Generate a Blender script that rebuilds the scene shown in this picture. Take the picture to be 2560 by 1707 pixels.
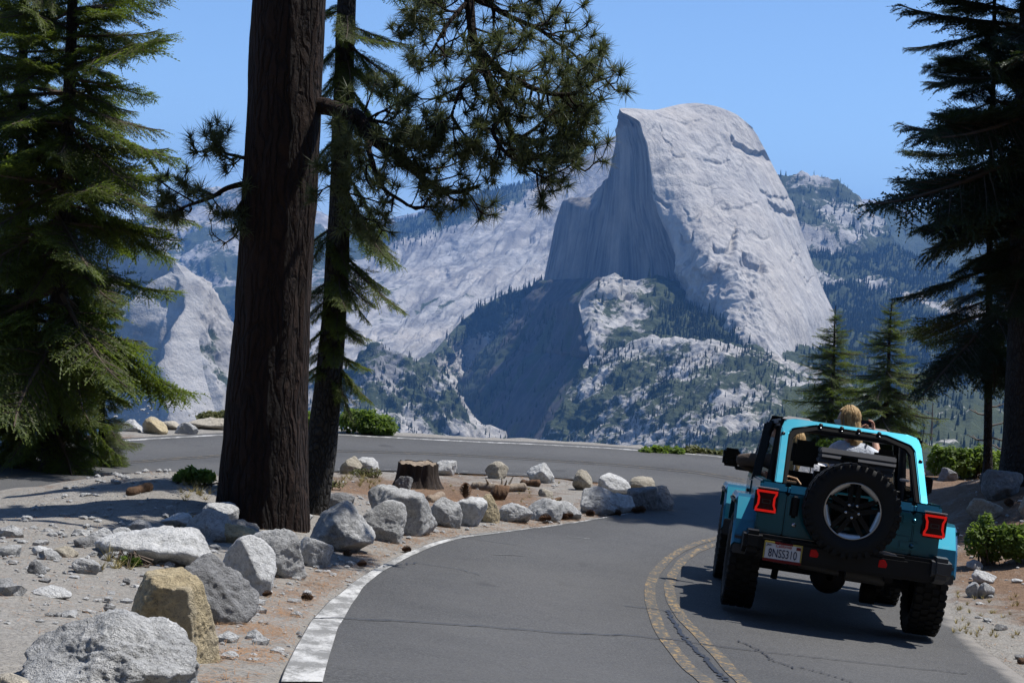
import bpy, bmesh, math, random
import numpy as np
from mathutils import Vector, Matrix
for o in list(bpy.data.objects): bpy.data.objects.remove(o)
SC = bpy.context.scene
COL = SC.collection

# ------------------------------------------------------------------ camera, light, exposure
FPX, CX, CY, HOR, ROLL = 4000.0, 1280.0, 853.5, 660.0, math.radians(3.2)
_pitch = math.atan((CY - HOR) / FPX)
_F = np.array([0, math.cos(_pitch), -math.sin(_pitch)])
_R0 = np.array([1.0, 0, 0]); _U0 = np.cross(_R0, _F)
_R = math.cos(ROLL) * _R0 + math.sin(ROLL) * _U0
_U = math.cos(ROLL) * _U0 - math.sin(ROLL) * _R0
cam_d = bpy.data.cameras.new('camera'); cam = bpy.data.objects.new('camera', cam_d); COL.objects.link(cam)
cam_d.sensor_width = 36.0; cam_d.lens = 36.0 * FPX / 2560.0
cam_d.clip_start = 0.1; cam_d.clip_end = 60000
cam.matrix_world = Matrix([[_R[i], _U[i], -_F[i], 0] for i in range(3)] + [[0, 0, 0, 1]])
SC.camera = cam

SUN = Vector((0.46, 0.18, 1.0)).normalized()          # towards the sun
sun_d = bpy.data.lights.new('sun', 'SUN'); sun = bpy.data.objects.new('sun', sun_d); COL.objects.link(sun)
sun_d.energy = 5.0; sun_d.angle = math.radians(0.53); sun_d.color = (1.0, 0.965, 0.91)
sun.rotation_euler = SUN.to_track_quat('Z', 'Y').to_euler()
W = bpy.data.worlds.new('World'); SC.world = W; W.use_nodes = True
_nt = W.node_tree; _bg = _nt.nodes['Background']
_sky = _nt.nodes.new('ShaderNodeTexSky'); _sky.sky_type = 'NISHITA'; _sky.sun_disc = False
_sky.sun_elevation = math.asin(SUN.z); _sky.sun_rotation = math.atan2(SUN.x, SUN.y)
_sky.altitude = 2200; _sky.air_density = 1.0; _sky.dust_density = 0.05; _sky.ozone_density = 5.0
_nt.links.new(_sky.outputs[0], _bg.inputs[0]); _bg.inputs[1].default_value = 0.118
SC.view_settings.view_transform = 'Standard'; SC.view_settings.look = 'None'
SC.view_settings.exposure = 0.45; SC.view_settings.gamma = 1.0; SC.view_settings.use_curve_mapping = False
SC.render.engine = 'CYCLES'
cy = SC.cycles
cy.use_denoising = True; cy.max_bounces = 6; cy.diffuse_bounces = 3; cy.glossy_bounces = 3
cy.transmission_bounces = 4; cy.transparent_max_bounces = 8; cy.volume_bounces = 0
cy.use_adaptive_sampling = True; cy.adaptive_threshold = 0.01

# ------------------------------------------------------------------ helpers
def P(px, py, d):
    """world points seen at photo pixel (2560 wide) at depth d"""
    px = np.asarray(px, float); py = np.asarray(py, float); d = np.asarray(d, float)
    v = _F + _R * ((px - CX) / FPX)[..., None] + _U * ((CY - py) / FPX)[..., None]
    return v * (d / v[..., 1])[..., None]
def proj(q):
    q = np.asarray(q, float); w = q @ _F
    return CX + FPX * (q @ _R) / w, CY - FPX * (q @ _U) / w

_rs = np.random.RandomState(7)
_perm = np.concatenate([_rs.permutation(256)] * 3).astype(np.int32)
_grad = _rs.normal(size=(256, 3)); _grad /= np.linalg.norm(_grad, axis=1)[:, None]
def pn(p):
    """3-D gradient noise, about -1..1"""
    p = np.asarray(p, float); i = np.floor(p).astype(np.int64); f = p - i; i &= 255
    u = f * f * f * (f * (f * 6 - 15) + 10); r = 0
    for a in (0, 1):
        for b in (0, 1):
            for c in (0, 1):
                h = _perm[_perm[_perm[i[..., 0] + a] + i[..., 1] + b] + i[..., 2] + c]
                g = (_grad[h] * (f - np.array([a, b, c]))).sum(-1)
                w = (u[..., 0] if a else 1 - u[..., 0]) * (u[..., 1] if b else 1 - u[..., 1]) * (u[..., 2] if c else 1 - u[..., 2])
                r = r + g * w
    return r * 1.6
def fbm(p, oct=5, gain=0.5, lac=2.03):
    p = np.asarray(p, float); s = 0; a = 1.0
    for k in range(oct):
        s = s + a * pn(p); p = p * lac + 17.3; a *= gain
    return s
def ridged(p, oct=5, gain=0.5, lac=2.03):
    p = np.asarray(p, float); s = 0; a = 1.0
    for k in range(oct):
        s = s + a * (1 - 2 * np.abs(pn(p))); p = p * lac + 9.1; a *= gain
    return s
def sst(a, b, x):
    t = np.clip((x - a) / (b - a), 0, 1); return t * t * (3 - 2 * t)

def mesh_np(name, v, f, mats=(), smooth=True, mi=None, attrs=None):
    """mesh from arrays; f is one (M,3)/(M,4) array or a list of such"""
    v = np.asarray(v, np.float32).reshape(-1, 3)
    fs = [np.asarray(a, np.int32) for a in (f if isinstance(f, list) else [f]) if len(a)]
    me = bpy.data.meshes.new(name)
    me.vertices.add(len(v)); me.vertices.foreach_set('co', v.ravel())
    nl = sum(a.size for a in fs); npoly = sum(len(a) for a in fs)
    me.loops.add(nl); me.loops.foreach_set('vertex_index', np.concatenate([a.ravel() for a in fs]))
    tot = np.concatenate([np.full(len(a), a.shape[1], np.int32) for a in fs])
    me.polygons.add(npoly); me.polygons.foreach_set('loop_start', np.concatenate([[0], np.cumsum(tot)[:-1]]).astype(np.int32))
    me.polygons.foreach_set('loop_total', tot)
    if mi is not None: me.polygons.foreach_set('material_index', np.asarray(mi, np.int32))
    me.polygons.foreach_set('use_smooth', np.full(npoly, smooth))
    for m in mats: me.materials.append(m)
    for k, a in (attrs or {}).items():
        at = me.attributes.new(k, 'FLOAT', 'POINT'); at.data.foreach_set('value', np.asarray(a, np.float32).ravel())
    me.update(calc_edges=True); me.validate()
    return me
def link(name, me, parent=None, label=None, cat=None, group=None, kind=None, mw=None):
    o = bpy.data.objects.new(name, me); COL.objects.link(o)
    if parent is not None: o.parent = parent
    if mw is not None: o.matrix_world = mw
    for k, a in (('label', label), ('category', cat), ('group', group), ('kind', kind)):
        if a: o[k] = a
    return o
def grid_faces(n, m):
    i = np.arange(n * m).reshape(n, m)
    return np.stack([i[:-1, :-1], i[1:, :-1], i[1:, 1:], i[:-1, 1:]], -1).reshape(-1, 4)

class N:
    """tiny node-tree builder"""
    def __init__(s, name):
        s.m = bpy.data.materials.new(name); s.m.use_nodes = True; s.t = s.m.node_tree
        s.b = s.t.nodes['Principled BSDF']; s.out = s.t.nodes['Material Output']; s.b.inputs['Specular IOR Level'].default_value = 0.25
    def n(s, typ, ins=None, **kw):
        x = s.t.nodes.new('ShaderNode' + typ)
        for k, a in kw.items(): setattr(x, k, a)
        for k, a in (ins or {}).items(): s.set(x.inputs[k], a)
        return x
    def set(s, sock, a):
        if isinstance(a, bpy.types.NodeSocket): s.t.links.new(a, sock)
        elif isinstance(a, tuple) and len(a) == 3 and sock.type == 'RGBA': sock.default_value = (*a, 1)
        else: sock.default_value = a
    def coord(s, which='Object'): return s.n('TexCoord').outputs[which]
    def map(s, vec, scale): return s.n('Mapping', {'Vector': vec, 'Scale': scale}).outputs[0]
    def noise(s, vec, scale, detail=4, rough=0.55, dist=0.0):
        return s.n('TexNoise', {'Vector': vec, 'Scale': scale, 'Detail': detail, 'Roughness': rough, 'Distortion': dist}).outputs[0]
    def ramp(s, fac, *stops):
        r = s.n('ValToRGB', {'Fac': fac}); e = r.color_ramp.elements
        while len(e) < len(stops): e.new(0.5)
        for x, (p, c) in zip(e, stops):
            x.position = p; x.color = (*c, 1) if isinstance(c, tuple) else (c, c, c, 1)
        return r.outputs[0]
    def mix(s, fac, a, b, mode='MIX'):
        x = s.n('Mix', data_type='RGBA', blend_type=mode)
        s.set(x.inputs[0], fac); s.set(x.inputs[6], a); s.set(x.inputs[7], b); return x.outputs[2]
    def math(s, op, a, b=0.0, clamp=False):
        x = s.n('Math', operation=op, use_clamp=clamp); s.set(x.inputs[0], a); s.set(x.inputs[1], b); return x.outputs[0]
    def attr(s, name): return s.n('Attribute', attribute_name=name).outputs['Fac']
    def rnd(s): return s.n('ObjectInfo').outputs['Random']
    def bump(s, h, dist=0.02, strength=1.0, nrm=None):
        x = s.n('Bump', {'Height': h, 'Distance': dist, 'Strength': strength})
        if nrm is not None: s.set(x.inputs['Normal'], nrm)
        return x.outputs[0]
    def done(s, col=None, rough=None, nrm=None, metal=None, **kw):
        for k, a in (('Base Color', col), ('Roughness', rough), ('Normal', nrm), ('Metallic', metal)):
            if a is not None: s.set(s.b.inputs[k], a)
        for k, a in kw.items(): s.set(s.b.inputs[k.replace('_', ' ')], a)
        return s.m
def simple(name, col, rough=0.6, metal=0.0, **kw): return N(name).done(col, rough, None, metal, **kw)
# ------------------------------------------------------------------ far land: granite dome, ridges, valley
def rock_mat(name, base, dark, streak=(1, 1, .12), sc=1.0, veg=True, bumpd=6.0, warm=(.47, .42, .36), crk=False):
    s = N(name); c = s.n('NewGeometry').outputs['Position']
    big = s.noise(c, .0035 * sc, 6, .6); st = s.noise(s.map(c, streak), .03 * sc, 7, .65); fine = s.noise(c, .05 * sc, 6, .7)
    col = s.mix(s.ramp(st, (.34, 0.0), (.62, 1.0)), dark, base)
    col = s.mix(s.math('MULTIPLY', s.ramp(big, (.45, 0.0), (.7, 1.0)), .5), col, warm)
    col = s.mix(.6, col, s.mix(fine, (.52, .52, .53), (1.25, 1.25, 1.24)), 'MULTIPLY')
    if crk:
        wv = s.n('VectorMath', {0: c, 1: s.n('VectorMath', {0: s.n('TexNoise', {'Vector': c, 'Scale': .012, 'Detail': 5.0}).outputs[1], 3: 60.0}, operation='SCALE').outputs[0]}, operation='ADD').outputs[0]
        for q, a_, m_ in (((1, 1, .45), .010, (.50, .58)), ((1, 1, 1.8), .016, (.56, .64))):
            vd = s.n('TexVoronoi', {'Vector': s.map(wv, q), 'Scale': a_}, feature='DISTANCE_TO_EDGE').outputs['Distance']
            k = s.math('MULTIPLY', s.ramp(vd, (.0, 1.0), (.035, 0.0)), s.ramp(s.noise(c, .008, 3, .5), (m_[0], 0.0), (m_[1], 1.0)))
            col = s.mix(s.math('MULTIPLY', k, .6), col, (.10, .10, .10))
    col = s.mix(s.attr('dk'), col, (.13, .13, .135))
    if veg:
        v = s.attr('veg'); nz = s.noise(c, .045 * sc, 6, .72)
        f = s.ramp(s.math('ADD', s.math('MULTIPLY', v, .85), s.math('SUBTRACT', nz, .72)), (.20, 0.0), (.30, 1.0))
        g = s.mix(s.noise(c, .06 * sc, 3, .6), (.016, .026, .012), (.058, .072, .03))
        col = s.mix(f, col, g)
    return s.done(col, .92, s.bump(s.math('ADD', s.math('MULTIPLY', st, .7), fine), bumpd, .8))
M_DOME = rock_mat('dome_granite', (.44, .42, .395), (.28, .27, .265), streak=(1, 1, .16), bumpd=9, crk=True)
M_FACE = rock_mat('shaded_face_granite', (.20, .185, .165), (.045, .045, .045), streak=(1.3, 1.3, .03), veg=False, bumpd=2.5)  # dome granite darkened so the sheer face's shade sits in its colour
M_APRON = rock_mat('shaded_apron_granite', (.075, .07, .066), (.03, .03, .03), streak=(1.2, 1.2, .12), veg=True, bumpd=2, warm=(.055, .056, .055))  # rock tone made near black to stand for the apron's shade
M_RIDGE = rock_mat('ridge_granite', (.40, .39, .375), (.17, .17, .17), streak=(.35, .35, .9), sc=.6, bumpd=14)
M_NEARSLOPE = rock_mat('slope_granite', (.42, .405, .385), (.20, .195, .19), streak=(.8, .8, 1.3), sc=1.3, bumpd=7, crk=True)

def curve(pts, n):
    p = np.array(pts, float); s = np.concatenate([[0], np.cumsum(np.hypot(*(np.diff(p[:, :2], axis=0).T)) + 1e-6)]); s /= s[-1]
    t = np.linspace(0, 1, n)
    # monotone-ish cubic through the points
    m = np.gradient(p, s, axis=0); k = np.clip(np.searchsorted(s, t, 'right') - 1, 0, len(s) - 2)
    h = (s[k + 1] - s[k])[:, None]; u = ((t - s[k])[:, None] / h)
    c = (2*u**3-3*u**2+1)*p[k] + (u**3-2*u**2+u)*h*m[k]*.6 + (-2*u**3+3*u**2)*p[k+1] + (u**3-u**2)*h*m[k+1]*.6
    return c
def coons(top, bot, left, right, n, m):
    """n rows (top to bottom) by m columns (left to right) in (px, py, depth)"""
    T, B, L, Rr = curve(top, m), curve(bot, m), curve(left, n), curve(right, n)
    u = np.linspace(0, 1, m)[None, :, None]; v = np.linspace(0, 1, n)[:, None, None]
    return ((1-v)*T[None] + v*B[None] + (1-u)*L[:, None] + u*Rr[:, None]
            - ((1-u)*(1-v)*T[0] + u*(1-v)*T[-1] + (1-u)*v*B[0] + u*v*B[-1]))
def profile_sheet(keys, n, m):
    """keys: list of columns, each a list of (px, py, d) from crest to foot (same count); lofted"""
    C = np.array([curve(k, n) for k in keys])            # K,n,3
    t = np.linspace(0, len(keys) - 1, m); k = np.clip(t.astype(int), 0, len(keys) - 2); u = t - k; u = u * u * (3 - 2 * u) * .5 + u * .5
    return (C[k] * (1 - u)[:, None, None] + C[k + 1] * u[:, None, None]).transpose(1, 0, 2)
def normals(Q):
    du = np.gradient(Q, axis=1); dv = np.gradient(Q, axis=0); nn = np.cross(dv, du); nn /= np.linalg.norm(nn, axis=-1)[..., None] + 1e-9
    flip = np.sign((nn * -Q).sum(-1)); flip[flip == 0] = 1
    return nn * flip[..., None]
def edge_mask(n, m, e=8, top=True, bot=False, left=True, right=True):
    a = np.ones((n, m)); r = np.arange(n); c = np.arange(m)
    if top: a *= np.clip(r / e, .0, 1)[:, None]
    if bot: a *= np.clip((n - 1 - r) / e, 0, 1)[:, None]
    if left: a *= np.clip(c / e, 0, 1)[None]
    if right: a *= np.clip((m - 1 - c) / e, 0, 1)[None]
    return a
FAR = {}
def far_sheet(name, G, disp, mat, veg=None, close=True, dk=None, **em):
    """G (n,m,3) in px,py,d -> displaced world sheet with a back slope behind its crest"""
    n, m = G.shape[:2]; Q = P(G[..., 0], G[..., 1], G[..., 2])
    nn = normals(Q); Q = Q + nn * (disp(Q, G) * edge_mask(n, m, **em))[..., None]
    vg = np.zeros((n, m)) if veg is None else veg(Q, G, normals(Q))
    FAR[name] = (Q, G, normals(Q))
    V, A = Q, vg; K = np.zeros((n, m)) if dk is None else dk(Q, G)
    if close:                                            # fall away behind the crest
        top = Q[0]; back = top + np.array([0, 500, -260]) * (top[:, 1:2] / 4500)
        V = np.concatenate([back[None], Q]); A = np.concatenate([vg[:1], vg]); K = np.concatenate([K[:1], K])
    me = mesh_np(name, V, grid_faces(*V.shape[:2]), [mat], True, attrs={'veg': A, 'dk': K})
    return link(name, me, kind='structure')

# --- the half dome
left = [(1555, 281, 4300), (1600, 306, 4290), (1608, 334, 4285), (1618, 359, 4280), (1624, 396, 4275), (1631, 444, 4270), (1633, 473, 4265),
        (1639, 506, 4260), (1649, 542, 4250), (1665, 575, 4240), (1682, 612, 4225), (1702, 649, 4210), (1712, 680, 4200), (1727, 726, 4190), (1735, 800, 4150), (1738, 900, 4100)]
right_ = [(1880, 318, 4560), (1910, 370, 4580), (1935, 420, 4600), (1960, 470, 4600), (1985, 520, 4600), (2005, 580, 4590), (2025, 640, 4580), (2048, 700, 4560), (2068, 745, 4540), (2084, 778, 4520), (2092, 900, 4420)]
top = [(1555, 281, 4300), (1549, 273, 4340), (1580, 271, 4400), (1640, 275, 4470), (1670, 268, 4520), (1700, 261, 4550), (1740, 258, 4570), (1790, 266, 4570), (1840, 286, 4565), (1880, 318, 4560)]
bot = [(1738, 900, 4100), (1850, 900, 3980), (1980, 900, 4060), (2092, 900, 4420)]
n, m = 330, 330
G = coons(top, bot, left, right_, n, m)
u = np.linspace(0, 1, m)[None]; v = np.linspace(0, 1, n)[:, None]
th = (u - .5) * math.pi
us = .5 + .5 * np.sin(th)                                # bunch columns towards the turning right side
for k in range(3):
    G[..., k] = np.array([np.interp(us[0] * .75 + u[0] * .25, u[0], G[r, :, k]) for r in range(n)])
G[..., 2] -= 230 * np.cos((u - .45) * math.pi / 1.12).clip(0) * np.sin(np.clip(v * 1.25, 0, 1) * math.pi / 2) ** .8
ARCH = [(1885, 372, 62, 26, 14, 22), (1962, 524, 40, 16, 12, 15), (1790, 405, 34, 9, 5, 0), (1940, 488, 46, 10, 6, 14), (1846, 520, 50, 10, 5, -10), (1810, 622, 34, 58, 16, -30), (1880, 660, 34, 30, 16, 20),
        (1730, 540, 26, 30, 5, 0), (1700, 300, 70, 10, 4, 6), (1690, 385, 30, 8, 4, 10), (1668, 350, 20, 14, 5, 40), (1650, 500, 26, 14, 8, 20), (1760, 460, 40, 8, 3, 0), (1985, 640, 10, 30, 5, 0), (2020, 700, 12, 26, 5, 0), (1900, 590, 30, 8, 4, 10), (1776, 690, 30, 40, 14, 0), (1716, 600, 18, 30, 8, 0)]
def dome_disp(Q, G):
    a = 5 * fbm(Q / 260, 4); b = 1.6 * fbm(Q * np.array([1, 1, .3]) / 22, 4) + .9 * ridged(Q * np.array([1, 1, .4]) / 34, 3) * sst(-.1, .4, fbm(Q / 170 + 5, 3)) + 2.8 * np.minimum(0, ridged(Q * np.array([1, 1, .42]) / 70, 3) - .95)
    low = sst(585, 690, G[..., 1]) * sst(1960, 1850, G[..., 0])                  # broken buttresses low on the front
    c = low * (12 * ridged(Q * np.array([1.0, 1.0, .3]) / 110, 4) + 9 * ridged(Q * np.array([1.0, 1.0, .6]) / 45, 3))
    wx = G[..., 0] + 9 * fbm(Q / 40, 3); wy = G[..., 1] + 7 * fbm(Q / 40 + 9, 3); arch = 0
    for x, y, w, h, dep, tilt in ARCH:                                         # roofs: sharp upper lip, fading out below
        uu = (wx - x) / w; vv = (wy - y - tilt * uu) / h + uu * uu
        arch = arch + dep * sst(1.0, .7, np.abs(uu)) * sst(0, .16, vv) * sst(1.5, .3, vv)
    return a + b + c - arch
far_sheet('granite_dome', G, dome_disp, M_DOME, lambda Q, G, nn: sst(.45, .8, nn[..., 2]) * .45 * sst(640, 760, G[..., 1]) + 0.0, close=False, e=7)
# the summit and the right flank roll over behind: a closing back
Q = FAR['granite_dome'][0]
rim = np.concatenate([Q[0, ::3], Q[3::3, -1]]); V = [rim]
for k in range(1, 9):
    t = k / 8; V.append(rim + np.stack([-160 * t * sst(420, 760, rim[:, 0]) + 190 * t * sst(520, 330, rim[:, 0]), np.full(len(rim), 700 * t), -330 * t ** 1.7 * np.ones(len(rim))], -1))
link('dome_back', mesh_np('dome_back', np.array(V), grid_faces(9, len(rim)), [M_DOME], attrs={'veg': np.zeros(9 * len(rim))}), kind='structure')
# --- sheer north-west face
Lf = [(1549, 273, 4340), (1544, 318, 4800), (1537, 367, 4900), (1527, 416, 4980), (1520, 445, 5000), (1511, 540, 5000), (1494, 628, 4990), (1480, 720, 4980), (1470, 900, 4900)]
bf = [(1470, 900, 4900), (1600, 900, 4500), (1738, 900, 4100)]
G = coons([(1549, 273, 4340), (1552, 277, 4320), (1555, 281, 4300)], bf, Lf, left, 260, 200)
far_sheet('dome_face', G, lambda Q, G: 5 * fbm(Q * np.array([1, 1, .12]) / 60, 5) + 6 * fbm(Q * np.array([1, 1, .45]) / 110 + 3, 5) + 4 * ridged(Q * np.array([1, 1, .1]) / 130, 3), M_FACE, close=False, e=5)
S = [(1520, 445, 5000), (1486, 481, 5250), (1473, 493, 5270), (1440, 497, 5300), (1408, 502, 5350), (1397, 530, 5400), (1388, 559, 5420), (1376, 620, 5430), (1363, 681, 5430), (1352, 740, 5400), (1340, 900, 5300)]
G = coons([(1520, 445, 5000)] * 2 + [(1520.5, 446, 4999)], [(1340, 900, 5300), (1400, 900, 5100), (1470, 900, 4900)], S, Lf[4:], 220, 120)
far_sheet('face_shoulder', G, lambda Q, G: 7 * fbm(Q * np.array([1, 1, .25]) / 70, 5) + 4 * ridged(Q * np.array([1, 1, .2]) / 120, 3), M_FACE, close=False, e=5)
V = P(*np.array(curve(S, 120)).T); V = np.concatenate([V[None], V[None] + np.array([150, 600, -200])])
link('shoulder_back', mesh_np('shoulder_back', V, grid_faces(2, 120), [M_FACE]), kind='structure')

# --- long bare ridge behind (left of the dome)
keys = [[(x, y, 9800), (x - 10, y + (910 - y) * .22, 8700), (x - 20, y + (910 - y) * .5, 7600), (x - 30, y + (910 - y) * .78, 6700), (x - 40, 930, 6000), (x - 40, 1150, 5300)]
        for x, y in ((640, 640), (760, 640), (880, 612), (950, 590), (1031, 547), (1090, 527), (1140, 513), (1209, 483), (1270, 470), (1337, 459), (1386, 444), (1450, 410), (1524, 365), (1600, 345), (1720, 400))]
G = profile_sheet(keys, 330, 460)
def ridge_disp(Q, G):
    dx, dy = G[..., 0], G[..., 1]; al = -.82 * dx + .57 * dy; ac = .57 * dx + .82 * dy; w = 26 * fbm(np.stack([dx / 130, dy / 130, 0 * dx], -1), 4)
    p = np.stack([al / 300, (ac + w) / 46, 0 * dx], -1)
    return 70 * fbm(Q / 1000, 5, .45) + 17 * ridged(p, 5, .6) + 5 * fbm(Q / 70, 3)
def ridge_veg(Q, G, nn):
    f = fbm(Q / 500, 4)
    dx, dy = G[..., 0], G[..., 1]; st_ = fbm(np.stack([(-.82 * dx + .57 * dy) / 190, (.57 * dx + .82 * dy + 18 * f) / 22, 0 * dx], -1), 4)
    return np.clip(.14 + .2 * f + .55 * np.clip(st_ - .05, 0, 1) + .75 * sst(560, 515, G[..., 1] + .35 * (G[..., 0] - 1250)) * sst(1400, 1250, G[..., 0]) * sst(.0, .25, nn[..., 2]), 0, 1)
def ridge_dark(Q, G):                                    # joints and shade streaks down the slabs, put into the colour
    dx, dy = G[..., 0], G[..., 1]; w = 16 * fbm(np.stack([dx / 90, dy / 90, 0 * dx], -1), 4); al, ac = -.82 * dx + .57 * dy, .57 * dx + .82 * dy + w
    a = fbm(np.stack([al / 70, ac / 6.5, 0 * dx], -1), 4); b = fbm(np.stack([al / 160, ac / 26, 0 * dx + 7], -1), 3)
    return np.clip(1.1 * np.clip(a - .05, 0, 1) + 1.2 * np.clip(b - .08, 0, 1), 0, .9)
far_sheet('bare_ridge', G, ridge_disp, M_RIDGE, ridge_veg, dk=ridge_dark, e=5, left=False, right=False)
# --- far left mountains
keys = [[(x, y, 12500), (x, y + 50, 11500), (x, y + 130, 10000), (x, y + 260, 8600), (x, 1050, 7500)]
        for x, y in ((-60, 560), (150, 590), (330, 575), (382, 566), (430, 548), (475, 543), (520, 527), (575, 520), (640, 505), (720, 520), (800, 545), (900, 585), (1000, 600))]
G = profile_sheet(keys, 150, 220)
far_sheet('far_mountain', G, lambda Q, G: 130 * fbm(Q / 1300, 6, .55) + 90 * ridged(Q / 700, 4), M_RIDGE, lambda Q, G, nn: np.clip(.55 + .6 * fbm(Q / 700, 4), 0, 1), e=5, left=False, right=False)
keys = [[(x, y, 17000), (x, y + 60, 16000), (x, y + 160, 15000), (x, 900, 14500)] for x, y in ((250, 590), (380, 562), (430, 566), (520, 575), (900, 560), (1050, 530), (1085, 505), (1115, 488), (1140, 508), (1200, 540), (1400, 560), (1700, 560), (1950, 520), (2060, 500), (2140, 497), (2190, 503), (2230, 515), (2300, 540), (2360, 535), (2450, 560), (2620, 590))]
G = profile_sheet(keys, 70, 300)
far_sheet('distant_range', G, lambda Q, G: 110 * fbm(Q / 1500, 6, .55) + 70 * ridged(Q / 800, 4), M_RIDGE, lambda Q, G, nn: np.clip(.35 + .6 * fbm(Q / 900, 4), 0, 1), e=4, left=False, right=False)
# --- the left cliff: a nose with a lit right flank
ar = [(426, 640, 4100), (462, 690, 4060), (480, 720, 4030), (492, 790, 3980), (498, 860, 3930), (512, 940, 3880), (535, 1020, 3830), (550, 1150, 3760)]
rt = [(640, 640, 4800), (640, 700, 4800), (640, 760, 4750), (640, 850, 4600), (650, 900, 4500), (665, 1000, 4300), (700, 1150, 4000)]
tp = [(426, 640, 4100), (466, 682, 4180), (493, 717, 4250), (520, 764, 4350), (547, 808, 4450), (582, 846, 4500), (640, 885, 4600)]
rt = [(640, 885, 4600), (690, 985, 4400), (740, 1080, 4200), (780, 1150, 4000)]
G = coons(tp, [(550, 1150, 3760), (660, 1150, 3850), (780, 1150, 4000)], ar, rt, 150, 110)
cl = lambda Q, G: 40 * fbm(Q / 300, 6, .55) + 16 * ridged(Q * np.array([1, 1, .4]) / 120, 4)
far_sheet('cliff_flank', G, cl, M_RIDGE, lambda Q, G, nn: np.clip(.15 + .5 * fbm(Q / 160, 3), 0, .6), e=4)
tl = [(-80, 560, 4700), (120, 555, 4500), (250, 575, 4330), (330, 590, 4250), (390, 605, 4170), (426, 640, 4100)]
G = coons(tl, [(-80, 1150, 4400), (250, 1150, 4150), (550, 1150, 3760)], [(-80, 560, 4700), (-80, 860, 4550), (-80, 1150, 4400)], ar, 220, 240)
far_sheet('left_cliff', G, lambda Q, G: 30 * fbm(Q / 330, 5) + 70 * ridged(Q * np.array([1, 1, .2]) / 260, 4) * sst(650, 750, G[..., 1]), M_RIDGE, lambda Q, G, nn: np.clip(.1 + .4 * fbm(Q / 200, 3), 0, .5), e=4)

# --- the dark gully under the face: left wall with a wooded crest, knoll at its foot
keys = [[(x, y, 5000), (x, y + .3 * (1150 - y), 4650), (x, y + .65 * (1150 - y), 4300), (x, 1150, 3900)]
        for x, y in ((930, 960), (1020, 925), (1080, 885), (1110, 850), (1154, 802), (1198, 769), (1259, 736), (1310, 722), (1353, 706), (1450, 690), (1560, 720), (1700, 760))]
for k in keys:
    x = k[0][0]; w_ = float(np.clip((x - 1060) / 70, 0, 1)); k[:] = [(a[0], a[1], (dd - .35 * abs(1353 - x) * (i == 0)) * (1 - w_) + w_ * (5420 - 25 * i)) for i, (a, dd) in enumerate(zip(k, [q[2] for q in k]))]
G = profile_sheet(keys, 160, 240)
far_sheet('gully_wall', G, lambda Q, G: 26 * fbm(Q / 240, 6, .55) + 22 * ridged(Q / 170, 4), M_NEARSLOPE,
          lambda Q, G, nn: np.clip(.45 + .35 * fbm(Q / 170, 3) + .4 * sst(90, 20, G[..., 1] - np.interp(G[..., 0], [930, 1154, 1353], [960, 802, 706])), 0, 1), e=4, left=False, right=False)
keys = [[(x, y, 3900), (x, y + 25, 3850), (x - 5, y + 95, 3760), (x - 10, y + 180, 3640), (x - 10, 1160, 3450)]
        for x, y in ((700, 960), (800, 945), (872, 930), (913, 885), (938, 871), (966, 874), (1004, 891), (1032, 909), (1070, 925), (1110, 950), (1150, 990), (1200, 1060), (1260, 1130))]
G = profile_sheet(keys, 110, 170)
far_sheet('dark_knoll', G, lambda Q, G: 24 * fbm(Q / 150, 6, .55) + 20 * ridged(Q / 110, 4), M_NEARSLOPE, lambda Q, G, nn: np.clip(.70 + .45 * fbm(Q / 100, 4) - .15 * sst(960, 1060, G[..., 1]), 0, 1), dk=lambda Q, G: .85 * sst(1010, 930, G[..., 1] + .25 * (G[..., 0] - 930)), e=4, left=False, right=False)  # dk puts shade into the colour of the knoll's upper rock

# --- lit shoulder below the dome (scrub and forest), with the pale block at its tip, and its sheer left side
Ls = [(1507, 692, 4050), (1490, 714, 4020), (1463, 726, 4000), (1456, 740, 3980), (1447, 758, 3960), (1455, 800, 3900), (1463, 841, 3800), (1474, 885, 3700), (1480, 960, 3600)]
tp = [(1507, 692, 4050), (1545, 698, 4080), (1600, 702, 4110), (1660, 694, 4150), (1700, 705, 4160), (1725, 735, 4120), (1770, 768, 4050), (1850, 790, 4000), (1930, 820, 4020), (2000, 846, 4100), (2060, 868, 4200), (2130, 905, 4350), (2260, 985, 4500)]
G = coons(tp, [(1480, 960, 3600), (1700, 960, 3450), (2000, 990, 3500), (2260, 1060, 3900)], Ls, [(2260, 985, 4500), (2260, 1020, 4200), (2260, 1060, 3900)], 150, 260)
pale = lambda Q, G: sst(0, 14, 1560 - G[..., 0] - .35 * np.abs(G[..., 1] - 735)) * sst(770, 745, G[..., 1])
far_sheet('dome_shoulder', G, lambda Q, G: 16 * fbm(Q / 110, 5, .55) + 10 * ridged(Q / 60, 3) + 30 * pale(Q, G), M_NEARSLOPE,
          lambda Q, G, nn: np.clip((.55 + .42 * fbm(Q / 110, 3) + .3 * sst(1560, 1680, G[..., 0]) - .3 * sst(1560, 1480, G[..., 0])) * (1 - pale(Q, G)), 0, 1), e=4, right=False)
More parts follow.
